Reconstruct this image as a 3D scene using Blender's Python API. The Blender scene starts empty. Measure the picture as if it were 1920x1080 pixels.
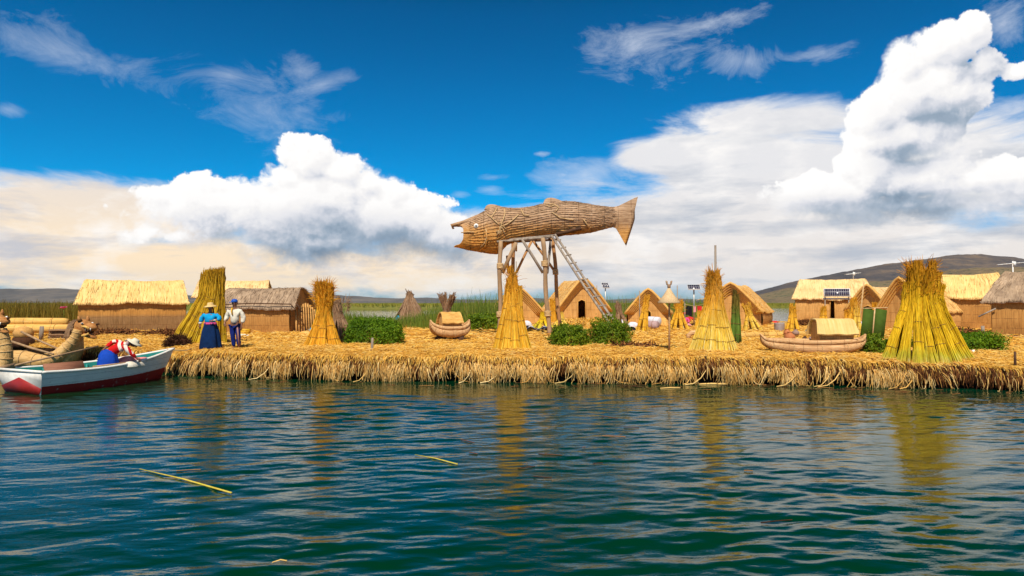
import bpy, bmesh, math, random
import numpy as np
from mathutils import Vector, Matrix, Euler
R = math.radians
random.seed(11); rng = np.random.default_rng(11)
S = bpy.context.scene; COL = S.collection

# ------------------------------------------------------------------ camera
F = 1280.0; CAMH = 2.4; HOR = 566.0
PITCH = math.atan((HOR-540)/F)
cd = bpy.data.cameras.new('camera'); cam = bpy.data.objects.new('camera', cd); COL.objects.link(cam)
cam.location = (0, 0, CAMH); cam.rotation_euler = (R(90)+PITCH, 0, 0)
cd.lens = 24; cd.sensor_width = 36; cd.clip_end = 60000; cd.clip_start = .1
S.camera = cam
S.view_settings.view_transform = 'Standard'; S.view_settings.look = 'None'
S.view_settings.exposure = 0.08; S.view_settings.gamma = 1
S.cycles.max_bounces = 7; S.cycles.diffuse_bounces = 3; S.cycles.glossy_bounces = 3
S.cycles.transmission_bounces = 3; S.cycles.volume_bounces = 0
S.cycles.sample_clamp_indirect = 6

def Pt(px, py, Y):
    """point of the place at depth Y seen in that direction"""
    zc = (540-py)/F; c, s = math.cos(PITCH), math.sin(PITCH)
    dy = c - zc*s; dz = s + zc*c
    k = Y/dy
    return Vector(((px-960)/F*k, Y, CAMH+dz*k))
def azel(px, py):
    p = Pt(px, py, 1.0) - Vector((0, 0, CAMH)); p.normalize()
    return math.atan2(p.x, p.y), math.asin(p.z)

# ------------------------------------------------------------------ node helpers
class NT:
    def __init__(s, tree): s.t = tree; s.n = tree.nodes; s.l = tree.links
    def new(s, typ, **kw):
        n = s.n.new(typ)
        for k, v in kw.items(): setattr(n, k, v)
        return n
    def put(s, sock, v):
        if isinstance(v, bpy.types.NodeSocket): s.l.new(v, sock)
        elif v is not None:
            if sock.type == 'RGBA' and len(v) == 3: v = (*v, 1)
            sock.default_value = v
    def m(s, op, a, b=None, c=None, clamp=False):
        n = s.new('ShaderNodeMath', operation=op, use_clamp=clamp)
        s.put(n.inputs[0], a); s.put(n.inputs[1], b)
        if c is not None: s.put(n.inputs[2], c)
        return n.outputs[0]
    def vm(s, op, a, b=None, scale=None):
        n = s.new('ShaderNodeVectorMath', operation=op)
        s.put(n.inputs[0], a)
        if b is not None: s.put(n.inputs[1], b)
        if scale is not None: s.put(n.inputs['Scale'], scale)
        return n.outputs['Value'] if op in ('LENGTH', 'DOT_PRODUCT') else n.outputs[0]
    def mapping(s, v, loc=(0,0,0), rot=(0,0,0), sc=(1,1,1), typ='POINT'):
        n = s.new('ShaderNodeMapping', vector_type=typ)
        s.put(n.inputs['Vector'], v); s.put(n.inputs['Location'], loc)
        s.put(n.inputs['Rotation'], rot); s.put(n.inputs['Scale'], sc)
        return n.outputs[0]
    def noise(s, v, scale=5, detail=4, rough=.5, dist=0, out=0, lac=2.0):
        n = s.new('ShaderNodeTexNoise'); s.put(n.inputs['Vector'], v)
        n.inputs['Scale'].default_value = scale; n.inputs['Detail'].default_value = detail
        n.inputs['Roughness'].default_value = rough; n.inputs['Distortion'].default_value = dist
        n.inputs['Lacunarity'].default_value = lac
        return n.outputs[out]
    def vor(s, v, scale=5, detail=0, rough=.5, feature='F1'):
        n = s.new('ShaderNodeTexVoronoi', feature=feature, normalize=True); s.put(n.inputs['Vector'], v)
        n.inputs['Scale'].default_value = scale; n.inputs['Detail'].default_value = detail
        n.inputs['Roughness'].default_value = rough
        return n.outputs['Distance']
    def ramp(s, f, stops, interp='LINEAR'):
        n = s.new('ShaderNodeValToRGB'); s.put(n.inputs[0], f); cr = n.color_ramp
        cr.interpolation = interp
        while len(cr.elements) < len(stops): cr.elements.new(.5)
        for e, (p, c) in zip(cr.elements, stops):
            e.position = p; e.color = (*c, 1) if len(c) == 3 else c
        return n.outputs[0]
    def mix(s, f, a, b, mode='MIX'):
        n = s.new('ShaderNodeMix', data_type='RGBA', blend_type=mode, clamp_factor=True)
        s.put(n.inputs[0], f); s.put(n.inputs[6], a); s.put(n.inputs[7], b)
        return n.outputs[2]
    def mr(s, v, a, b, c=0., d=1., interp='LINEAR'):
        n = s.new('ShaderNodeMapRange', interpolation_type=interp, clamp=True)
        s.put(n.inputs[0], v)
        for i, x in enumerate((a, b, c, d)): n.inputs[i+1].default_value = x
        return n.outputs[0]
    def xyz(s, v):
        n = s.new('ShaderNodeSeparateXYZ'); s.put(n.inputs[0], v); return n.outputs

# ------------------------------------------------------------------ sun and sky
HAZE = 1.2e-5
SUN_EL, SUN_H = R(54), Vector((-.14, -.99, 0)).normalized()     # direction towards the sun: high, behind the viewer's left
sdir = Vector((SUN_H.x*math.cos(SUN_EL), SUN_H.y*math.cos(SUN_EL), math.sin(SUN_EL)))
sl = bpy.data.lights.new('sun', 'SUN'); sun = bpy.data.objects.new('sun', sl); COL.objects.link(sun)
sl.energy = 5.0; sl.angle = R(.5); sl.color = (1, .90, .76)
sun.rotation_euler = sdir.to_track_quat('Z', 'Y').to_euler()
W = bpy.data.worlds.new('World'); S.world = W; W.use_nodes = True
w = NT(W.node_tree); w.n.clear()
sky = w.new('ShaderNodeTexSky', sky_type='NISHITA', sun_disc=False)
sky.sun_elevation = SUN_EL; sky.sun_rotation = math.atan2(SUN_H.x, SUN_H.y)
sky.altitude = 3800; sky.air_density = 1.0; sky.dust_density = .3; sky.ozone_density = 3
D = w.new('ShaderNodeTexCoord').outputs['Generated']
dx, dy, dz = w.xyz(D)
az = w.m('ARCTAN2', dx, dy); el = w.m('ARCSINE', dz)
cmb = w.new('ShaderNodeCombineXYZ'); w.put(cmb.inputs[0], az); w.put(cmb.inputs[1], el); AE = cmb.outputs[0]
def blobs(vec, lst, k=.25, unit=0):
    out = None
    for (cx, cy, rx, ry, *rt) in lst:
        a0, e0 = azel(cx, cy); a1, _ = azel(cx+1, cy); _, e1 = azel(cx, cy-1)
        ra = rx*abs(a1-a0); re = ry*abs(e1-e0)
        mp = w.mapping(vec, (a0, e0, 0), (0, 0, R(rt[0]) if rt else 0), (ra, re, 1), 'TEXTURE')
        v = w.m('MULTIPLY', w.m('SUBTRACT', 1.0, w.vm('LENGTH', mp)), min(1.3, min(rx, ry)/unit) if unit else 1.0)
        out = v if out is None else w.m('SMOOTH_MAX', out, v, k)
    return out
CUM = [(578,305,62,46),(640,322,58,42),(545,335,60,36),(690,345,60,40),(735,368,55,42),(610,375,150,62),
       (560,410,270,78),(720,415,160,72),(395,385,125,52),(620,452,240,42),(265,455,50,22),(330,446,80,26),
       (850,440,90,50),(800,410,60,34),(310,365,50,22),
       (1822,58,44,44),(1765,88,75,56),(1705,125,60,52),(1735,170,110,72),(1650,215,62,58),(1690,265,110,62),(1850,120,40,32),
       (1908,131,32,18),(1635,320,80,60),(1720,330,150,56),(1880,330,160,44),(1560,365,120,48),(1700,385,240,32)]
SOFT = [(150,395,330,72),(60,440,420,80),(360,500,700,62),(1440,320,300,112),(1240,285,110,44,8),(1700,330,400,140),
        (1480,230,220,44,-6),(1300,440,430,105),(1650,480,600,90),(920,470,260,70),(1040,520,500,40),
        (-500,380,500,110),(2400,300,600,200)]
def billow(vec, sc, det):
    wv = w.vm('ADD', vec, w.vm('SCALE', w.vm('SUBTRACT', w.noise(vec, sc*.9, 4, .65, out=1), (.5,.5,.5)), scale=.045))
    return w.m('SUBTRACT', .30, w.vor(wv, sc, det, .62, 'F1'))
def cum_field(vec, det):
    b = blobs(vec, CUM, .12, 50)
    n1 = billow(vec, 13, det)
    n2 = w.noise(vec, 7, 10, .64)
    return w.m('ADD', b, w.m('ADD', w.m('MULTIPLY', n1, 1.9), w.m('MULTIPLY', w.m('SUBTRACT', n2, .46), 1.5)))
f0 = cum_field(AE, 5.0)
f1 = cum_field(w.vm('ADD', AE, (-.007, .012, 0)), 4.0)
f2 = cum_field(w.vm('ADD', AE, (-.020, .038, 0)), 2.0)
base = blobs(AE, [(660,482,170,32),(560,474,190,28),(780,464,120,34),(700,445,220,44),(600,420,120,26),(1600,396,260,30,-3),(1750,388,160,30),(1690,300,70,40),(430,470,130,18)], .3)
base = w.m('ADD', base, w.m('MULTIPLY', w.m('SUBTRACT', w.noise(w.mapping(AE, sc=(1,1.8,1)), 8, 9, .64), .5), 1.7))
dark = w.mr(base, -.5, .9, 0, 1, 'SMOOTHSTEP')
wd = w.m('ADD', .11, w.m('MULTIPLY', w.mr(base, -.8, .4), .55))
wd = w.m('ADD', wd, w.m('MULTIPLY', w.mr(w.noise(AE, 4.5, 4), .50, .64), .26))
a_c = w.m('DIVIDE', w.m('SUBTRACT', f0, .0), wd, clamp=True)
a_c = w.mr(a_c, 0, 1, 0, 1, 'SMOOTHSTEP')
l1 = w.mr(w.m('SUBTRACT', f0, f1), -.34, .22, 0, 1)
l2 = w.mr(w.m('SUBTRACT', f0, f2), -.62, .30, 0, 1)
deep = w.mr(f0, .1, 1.5, 1, .0)
shade = w.m('ADD', w.m('ADD', w.m('MULTIPLY', l1, .30), w.m('MULTIPLY', l2, .34)), w.m('ADD', w.m('MULTIPLY', deep, .14), .26))
shade = w.m('MULTIPLY', shade, w.m('SUBTRACT', 1, w.m('MULTIPLY', dark, .35)), clamp=True)
ccol = w.ramp(shade, [(.22, (.14,.22,.32)), (.42, (.34,.42,.52)), (.58, (.60,.63,.70)), (.72, (.80,.80,.83)), (.86, (.90,.885,.88)), (1.0, (1.0,.985,.97))])
# stratiform layers
mS = w.mapping(AE, sc=(1, 3.2, 1))
nS = w.noise(mS, 5.0, 9, .64, .5)
sb = w.m('ADD', blobs(AE, SOFT, .5), w.m('MULTIPLY', w.m('SUBTRACT', nS, .5), 1.7))
a_s = w.m('MULTIPLY', w.mr(sb, -.12, .42, 0, 1, 'SMOOTHSTEP'), w.mr(el, .004, .05, .86, 1))
fS = w.mr(w.m('ADD', w.noise(w.mapping(AE, (3.1, 1.7, 0), sc=(1, 3.4, 1)), 5.5, 8, .62, .4), w.m('MULTIPLY', w.m('SUBTRACT', w.noise(w.mapping(AE, (9, 4, 0), sc=(1, 9, 1)), 3.2, 6, .6), .5), .8)), .47, .70)
hl = w.mr(w.noise(w.mapping(AE, (7, 2, 0), sc=(1, 1.8, 1)), 8, 8, .62), .48, .66)
gr = w.m('MULTIPLY', fS, w.mr(el, .30, .12, .12, 1))
warm = w.mr(az, .2, -.15, .25, 1)
lowc = w.mix(warm, (.78,.78,.81), (1.0,.80,.56))
whic = w.mix(w.mr(el, .06, .18), lowc, w.mix(warm, (.80,.81,.84), (.75,.71,.70)))
greyc = w.mix(warm, (.42,.48,.57), (.52,.54,.61))
scol = w.mix(w.m('MULTIPLY', gr, .85), w.mix(w.m('MULTIPLY', hl, .75), whic, (1.0,.97,.94)), greyc)
# thin wisps high up
WI = [(500,210,170,80,-16),(560,120,50,36,-40),(430,142,56,22),(600,160,90,22,20),(1400,115,95,42,-10),(1320,48,120,26,10),(1370,30,60,20),(1530,105,90,26),(1880,45,60,60),
      (120,90,200,60,-14),(920,356,34,12),(1056,328,26,11),(925,332,40,12),(1015,288,20,6),(860,365,24,8),(20,205,50,16),(1090,330,130,50,18),(1470,195,130,18),(1890,200,60,22),(1200,90,130,70)]
wn = w.noise(w.mapping(AE, rot=(0,0,R(-14)), sc=(1, 2.0, 1)), 9, 10, .70, .7)
wf = w.m('ADD', blobs(AE, WI, .2), w.m('MULTIPLY', w.m('SUBTRACT', wn, .5), 3.4))
a_w = w.m('MULTIPLY', w.mr(wf, .15, 1.6, 0, 1), w.mr(az, -.1, .15, .40, .62))
# clouds over the rest of the sky (behind and above the viewer)
rn = w.mr(w.noise(D, 2.2, 6, .55), .50, .68)
a_r = w.m('MULTIPLY', rn, w.mr(dy, .35, .05))
bg = w.new('ShaderNodeBackground')
# deep high-altitude blue; unseen sky above view darkened to teal for greener water
hs = w.new('ShaderNodeHueSaturation'); hs.inputs['Saturation'].default_value = 1.0; hs.inputs['Hue'].default_value=.5
w.put(hs.inputs['Color'], sky.outputs[0])
skc = w.mix(1.0, hs.outputs[0], w.ramp(el, [(0, (.20,.27,.32)), (.05, (.08,.36,.50)), (.14, (.0,.66,.86)), (.28, (.0,.56,.80)), (.40, (.0,.45,.68)), (.52, (.0,.22,.25)), (.9, (.0,.13,.16))]), 'MULTIPLY')
w.put(bg.inputs[0], skc); bg.inputs[1].default_value = .15
bc = w.new('ShaderNodeBackground')
c1 = w.mix(a_s, w.mix(w.mr(dy, .05, .35), (.52,.55,.62), (.80,.84,.92)), scol)
c1 = w.mix(a_c, c1, ccol)
w.put(bc.inputs[0], c1); bc.inputs[1].default_value = 1.0
inv = w.m('MULTIPLY', w.m('MULTIPLY', w.m('SUBTRACT',1,a_s), w.m('SUBTRACT',1,a_c)), w.m('MULTIPLY', w.m('SUBTRACT',1,a_w), w.m('SUBTRACT',1,a_r)))
atot = w.m('MULTIPLY', w.m('SUBTRACT', 1, inv), w.mr(el, -.01, .004))
mx = w.new('ShaderNodeMixShader'); w.put(mx.inputs[0], atot); w.l.new(bg.outputs[0], mx.inputs[1]); w.l.new(bc.outputs[0], mx.inputs[2])
wo = w.new('ShaderNodeOutputWorld'); w.l.new(mx.outputs[0], wo.inputs[0])
W.cycles.sampling_method = 'MANUAL'; W.cycles.sample_map_resolution = 512

# ------------------------------------------------------------------ materials
MT = {}
def mat(name, col, rough=.8, spec=.25, var=None, vscale=4, bump=0, bscale=30, stretch=(1,1,1), metal=0):
    m = bpy.data.materials.new(name); m.use_nodes = True; t = NT(m.node_tree)
    b = t.n['Principled BSDF']; b.inputs['Roughness'].default_value = rough
    b.inputs['Specular IOR Level'].default_value = spec; b.inputs['Metallic'].default_value = metal
    oc = t.mapping(t.new('ShaderNodeTexCoord').outputs['Object'], sc=stretch)
    if var: t.put(b.inputs['Base Color'], t.mix(t.mr(t.noise(oc, vscale, 5, .6), .35, .65), col, var))
    else: b.inputs['Base Color'].default_value = (*col, 1)
    if bump:
        bn = t.new('ShaderNodeBump'); bn.inputs['Strength'].default_value = bump; bn.inputs['Distance'].default_value = .02
        t.put(bn.inputs['Height'], t.noise(oc, bscale, 4, .6)); t.l.new(bn.outputs[0], b.inputs['Normal'])
    MT[name] = m; return m
def reed(name, cols, island=.6, stripes=(60, 60, 3), zr=None, bump=.5, seam=None, wear=None, trans=0, rough=.75):
    """fibres: colour by strand, by fine stripes, by height on the plant; seam = (axis, spacing, width, colour)"""
    m = bpy.data.materials.new(name); m.use_nodes = True; t = NT(m.node_tree)
    b = t.n['Principled BSDF']; b.inputs['Roughness'].default_value = rough; b.inputs['Specular IOR Level'].default_value = .2
    oc = t.new('ShaderNodeTexCoord').outputs['Object']
    st = t.noise(t.mapping(oc, sc=stripes), 1.0, 4, .65)
    f = t.mr(st, .28, .72)
    if island:
        ri = t.new('ShaderNodeNewGeometry').outputs['Random Per Island']
        f = t.m('ADD', t.m('MULTIPLY', ri, island), t.m('MULTIPLY', f, 1-island))
    n = len(cols); c = t.ramp(f, [(i/(n-1), x) for i, x in enumerate(cols)])
    big = t.noise(oc, 1.3, 4, .6)
    c = t.mix(1.0, c, t.ramp(big, [(.3, (.78,.76,.72)), (.6, (1,1,1))]), 'MULTIPLY')
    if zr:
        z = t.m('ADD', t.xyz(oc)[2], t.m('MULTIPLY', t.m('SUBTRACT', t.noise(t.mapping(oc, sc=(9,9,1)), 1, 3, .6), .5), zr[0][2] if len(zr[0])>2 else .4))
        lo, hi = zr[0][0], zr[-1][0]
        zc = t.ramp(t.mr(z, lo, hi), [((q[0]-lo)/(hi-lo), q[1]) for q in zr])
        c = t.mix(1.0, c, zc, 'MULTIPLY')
    if wear:
        c = t.mix(t.mr(t.noise(oc, wear[1], 6, .65), .5-wear[2], .5+wear[2]), c, wear[0])
    h = st
    if seam:
        ax, sp, wd, sc_ = seam
        q = t.m('ADD', t.xyz(oc)[ax], t.m('MULTIPLY', t.noise(oc, 1.1, 2, .5), .12))
        fr = t.m('FRACT', t.m('DIVIDE', q, sp))
        sm = t.m('LESS_THAN', fr, wd/sp)
        sm = t.m('MULTIPLY', sm, t.mr(t.noise(t.mapping(oc, sc=(3,3,3)), 2, 3), .38, .5))
        c = t.mix(t.m('MULTIPLY', sm, .75), c, sc_)
    t.put(b.inputs['Base Color'], c)
    bn = t.new('ShaderNodeBump'); bn.inputs['Strength'].default_value = bump; bn.inputs['Distance'].default_value = .02
    t.put(bn.inputs['Height'], h); t.l.new(bn.outputs[0], b.inputs['Normal'])
    if trans:
        tr = t.new('ShaderNodeBsdfTranslucent'); t.put(tr.inputs[0], c)
        ms = t.new('ShaderNodeMixShader'); ms.inputs[0].default_value = trans
        t.l.new(b.outputs[0], ms.inputs[1]); t.l.new(tr.outputs[0], ms.inputs[2])
        t.l.new(ms.outputs[0], t.n['Material Output'].inputs[0])
    MT[name] = m; return m
reed('ground_straw', [(.40,.16,.025),(.70,.36,.055),(.86,.51,.10),(.90,.61,.17)], 0, (9,9,9), bump=1.0, wear=((.36,.16,.035), 2.6, .17))
reed('straw', [(.52,.21,.025),(.80,.43,.06),(.90,.56,.12),(.94,.70,.27)], .85, (4,4,4), bump=.2)
reed('fringe_pale', [(.55,.26,.06),(.80,.46,.12),(.90,.60,.22),(.94,.74,.38)], .8, (4,4,4), bump=.2)
reed('fringe_brown', [(.035,.012,.006),(.11,.038,.014),(.26,.095,.026),(.56,.26,.07)], .85, (4,4,4), bump=.2)
mat('peat', (.022,.012,.008), .95, .1, (.05,.025,.012), 3, 1.0, 12)
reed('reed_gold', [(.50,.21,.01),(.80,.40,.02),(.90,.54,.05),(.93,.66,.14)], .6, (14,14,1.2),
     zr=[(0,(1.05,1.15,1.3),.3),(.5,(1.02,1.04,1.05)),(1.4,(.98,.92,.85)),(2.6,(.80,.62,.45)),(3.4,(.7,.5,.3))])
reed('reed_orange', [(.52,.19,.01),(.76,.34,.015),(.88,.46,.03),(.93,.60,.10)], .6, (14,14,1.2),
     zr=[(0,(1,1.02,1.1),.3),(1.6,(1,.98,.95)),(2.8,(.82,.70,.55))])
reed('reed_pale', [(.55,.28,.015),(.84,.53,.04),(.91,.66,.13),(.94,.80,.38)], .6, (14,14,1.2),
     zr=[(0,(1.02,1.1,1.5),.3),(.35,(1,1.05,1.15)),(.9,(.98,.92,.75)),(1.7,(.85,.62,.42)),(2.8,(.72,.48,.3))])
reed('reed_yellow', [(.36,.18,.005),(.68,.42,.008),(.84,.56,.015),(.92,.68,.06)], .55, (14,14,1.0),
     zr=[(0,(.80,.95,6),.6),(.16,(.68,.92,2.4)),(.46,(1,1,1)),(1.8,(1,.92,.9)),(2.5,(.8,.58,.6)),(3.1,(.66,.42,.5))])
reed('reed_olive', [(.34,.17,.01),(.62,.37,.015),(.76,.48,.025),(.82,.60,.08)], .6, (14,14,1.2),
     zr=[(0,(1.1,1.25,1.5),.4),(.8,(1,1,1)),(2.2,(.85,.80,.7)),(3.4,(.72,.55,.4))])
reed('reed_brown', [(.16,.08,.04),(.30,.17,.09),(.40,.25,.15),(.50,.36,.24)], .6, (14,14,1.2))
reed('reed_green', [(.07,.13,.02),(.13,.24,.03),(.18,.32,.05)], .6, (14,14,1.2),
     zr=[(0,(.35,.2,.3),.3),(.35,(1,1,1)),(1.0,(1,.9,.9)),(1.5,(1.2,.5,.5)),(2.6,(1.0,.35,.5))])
reed('hull_reed', [(.36,.18,.07),(.66,.39,.18),(.80,.54,.30)], 0, (1.0,34,34), bump=1.0, seam=(0,.42,.02,(.30,.15,.07)))
reed('roll_reed', [(.50,.26,.05),(.78,.47,.12),(.88,.60,.24)], 0, (1.0,30,30), bump=1.0, seam=(0,.8,.03,(.35,.17,.06)))
reed('neck_reed', [(.42,.23,.08),(.70,.43,.16),(.82,.56,.26)], 0, (3,34,16), bump=1.0)
reed('head_reed', [(.24,.09,.025),(.46,.20,.06),(.60,.32,.12)], 0, (14,6,30), bump=.8)
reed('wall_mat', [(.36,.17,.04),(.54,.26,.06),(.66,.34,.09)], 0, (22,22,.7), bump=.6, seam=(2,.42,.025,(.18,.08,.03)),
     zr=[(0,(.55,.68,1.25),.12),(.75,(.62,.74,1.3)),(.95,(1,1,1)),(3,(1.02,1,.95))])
reed('wall_mat_plain', [(.32,.15,.04),(.48,.24,.065),(.60,.32,.095)], 0, (22,22,.7), bump=.6, seam=(2,.45,.025,(.2,.09,.03)))
reed('wall_orange', [(.46,.23,.07),(.66,.36,.11),(.78,.46,.17)], 0, (20,20,.7), bump=.6, seam=(2,.5,.025,(.30,.13,.04)))
reed('wall_grey', [(.30,.21,.14),(.40,.29,.20),(.48,.37,.26)], 0, (20,20,.7), bump=.6)
reed('thatch_yellow', [(.70,.45,.14),(.84,.58,.22),(.88,.66,.30)], 0, (16,1.0,1.0), bump=.8)
reed('thatch_pale', [(.70,.46,.20),(.84,.58,.27),(.88,.66,.35)], 0, (16,1.0,1.0), bump=.8)
reed('thatch_orange', [(.56,.31,.09),(.78,.49,.18),(.86,.60,.27)], 0, (3,14,14), bump=.9, seam=(0,.3,.02,(.35,.16,.05)))
reed('thatch_grey', [(.36,.25,.16),(.54,.39,.26),(.64,.49,.34)], 0, (16,1.0,1.0), bump=.8, wear=((.22,.15,.10), 2, .2))
reed('barge', [(.50,.24,.05),(.76,.43,.12),(.88,.58,.20)], 0, (3,30,30), bump=.8)
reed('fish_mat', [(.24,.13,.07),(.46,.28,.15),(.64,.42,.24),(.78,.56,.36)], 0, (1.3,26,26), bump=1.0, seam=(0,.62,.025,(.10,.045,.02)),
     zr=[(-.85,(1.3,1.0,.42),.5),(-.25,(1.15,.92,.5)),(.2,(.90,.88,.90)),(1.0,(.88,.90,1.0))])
mat('wood_grey', (.20,.155,.12), .8, .2, (.42,.35,.28), 6, .5, 20, (1,1,.2))
mat('wood_tan', (.46,.30,.17), .75, .2, (.30,.19,.10), 5, .5, 20, (1,1,.2))
mat('wood_orange', (.50,.27,.11), .75, .2, (.38,.19,.08), 5, .5, 20, (1,1,.2))
mat('wood_dark', (.06,.03,.018), .85, .2, (.11,.055,.03), 5, .6, 14)
mat('rope', (.66,.46,.24), .85, .2, (.50,.32,.14), 9)
mat('rope_dark', (.26,.13,.05), .9, .1)
mat('white_paint', (.88,.86,.80), .6, .25, (.76,.74,.68), 3, .2, 18, (1,3,3))
mat('red_paint', (.36,.022,.018), .5, .4, (.26,.016,.014), 3, .2, 18)
mat('teal_paint', (.02,.30,.26), .55, .35, (.015,.20,.18), 4, .2, 12)
mat('plank', (.33,.15,.09), .7, .25, (.24,.10,.06), 3, .4, 14, (.4,4,4))
mat('skin', (.27,.125,.07), .55, .35, (.21,.09,.05), 8)
mat('hair', (.012,.008,.007), .6, .3)
mat('cyan_cloth', (.005,.36,.68), .8, .15, (.004,.26,.58), 9, .4, 16)
mat('navy_cloth', (.004,.025,.10), .85, .12, (.003,.016,.06), 7, .3, 16)
mat('blue_cloth', (.008,.07,.50), .8, .15, (.006,.05,.36), 5, .3, 12)
mat('white_cloth', (.76,.72,.60), .85, .1, (.66,.61,.50), 6, .5, 14)
mat('cap_blue', (.01,.08,.42), .6, .3)
mat('track_blue', (.006,.018,.15), .8, .15)
mat('track_stripe', (.34,.17,.16), .8, .15)
mat('straw_hat', (.74,.52,.22), .85, .1, (.62,.42,.17), 12)
mat('felt_hat', (.68,.62,.48), .85, .1)
mat('dark', (.012,.011,.012), .7, .2)
mat('black_cloth', (.018,.016,.02), .9, .1)
mat('pink_cloth', (.72,.20,.22), .85, .1, (.80,.42,.40), 6, .4, 12)
mat('magenta', (.62,.08,.25), .85, .1)
mat('red_cloth', (.60,.03,.03), .85, .1)
mat('green_cloth', (.02,.20,.10), .8, .1)
mat('turquoise', (.01,.34,.52), .6, .2, (.01,.22,.38), 6)
mat('white_sheet', (.72,.72,.76), .85, .1, (.58,.60,.70), 8, .4, 10)
mat('mauve_cloth', (.46,.33,.33), .85, .1, (.34,.22,.22), 5, .4, 10)
mat('yellow_plastic', (.72,.40,.02), .5, .4)
mat('terracotta', (.52,.19,.07), .7, .25, (.42,.14,.05), 6)
mat('clay_grey', (.30,.20,.16), .7, .25, (.38,.24,.18), 6)
mat('steel', (.42,.42,.40), .4, .5, metal=.7)
mat('white_metal', (.78,.78,.76), .4, .4)
mat('panel_green', (.05,.085,.012), .9, .05, (.07,.12,.02), 2)
mat('corrugated', (.40,.36,.36), .5, .4, (.30,.24,.22), 4)
mat('eye_white', (.80,.80,.76), .5, .4)
mat('root_brown', (.055,.024,.014), .95, .1, (.09,.04,.02), 6, 1, 14)
mat('parasol_reed', (.78,.58,.34), .8, .15, (.60,.40,.20), 14, 1, 24, (3,3,1))
# striped knit
m = mat('striped_knit', (.6,.02,.02), .85, .1); t = NT(m.node_tree)
uvc = t.new('ShaderNodeTexCoord').outputs['Object']
# photovoltaic glass with cell grid
m = mat('solar_glass', (.02,.02,.05), .15, .6); t = NT(m.node_tree)
br = t.new('ShaderNodeTexBrick'); br.offset = 0
t.put(br.inputs['Vector'], t.new('ShaderNodeTexCoord').outputs['Object'])
br.inputs['Color1'].default_value = (.035,.03,.06,1); br.inputs['Color2'].default_value = (.05,.04,.075,1); br.inputs['Mortar'].default_value = (.5,.5,.52,1)
br.inputs['Scale'].default_value = 1; br.inputs['Mortar Size'].default_value = .008; br.inputs['Brick Width'].default_value = .13; br.inputs['Row Height'].default_value = .26
t.l.new(br.outputs[0], t.n['Principled BSDF'].inputs['Base Color'])
def leafmat(name, cols, tr=.25):
    m = bpy.data.materials.new(name); m.use_nodes = True; t = NT(m.node_tree)
    b = t.n['Principled BSDF']; b.inputs['Roughness'].default_value = .6; b.inputs['Specular IOR Level'].default_value = .25
    ri = t.new('ShaderNodeNewGeometry').outputs['Random Per Island']
    oc = t.new('ShaderNodeTexCoord').outputs['Object']
    f = t.m('ADD', t.m('MULTIPLY', ri, .6), t.m('MULTIPLY', t.mr(t.noise(oc, .9, 3), .3, .7), .4))
    n = len(cols); c = t.ramp(f, [(i/(n-1), x) for i, x in enumerate(cols)])
    t.put(b.inputs['Base Color'], c)
    trn = t.new('ShaderNodeBsdfTranslucent'); t.put(trn.inputs[0], c)
    ms = t.new('ShaderNodeMixShader'); ms.inputs[0].default_value = tr
    t.l.new(b.outputs[0], ms.inputs[1]); t.l.new(trn.outputs[0], ms.inputs[2]); t.l.new(ms.outputs[0], t.n['Material Output'].inputs[0])
    MT[name] = m
leafmat('shrub_leaf', [(.03,.08,.004),(.09,.20,.006),(.17,.31,.008),(.30,.44,.02)], .4)
leafmat('shrub_leaf_mixed', [(.04,.08,.004),(.12,.21,.008),(.22,.33,.012),(.45,.42,.03)], .4)
leafmat('marsh_blade', [(.06,.10,.012),(.12,.19,.02),(.20,.26,.03),(.32,.22,.05)])
leafmat('far_blade', [(.10,.12,.012),(.16,.18,.018),(.22,.20,.02),(.30,.18,.04)])
leafmat('left_blade', [(.10,.085,.012),(.17,.14,.015),(.24,.17,.02),(.34,.18,.04)])

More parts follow.
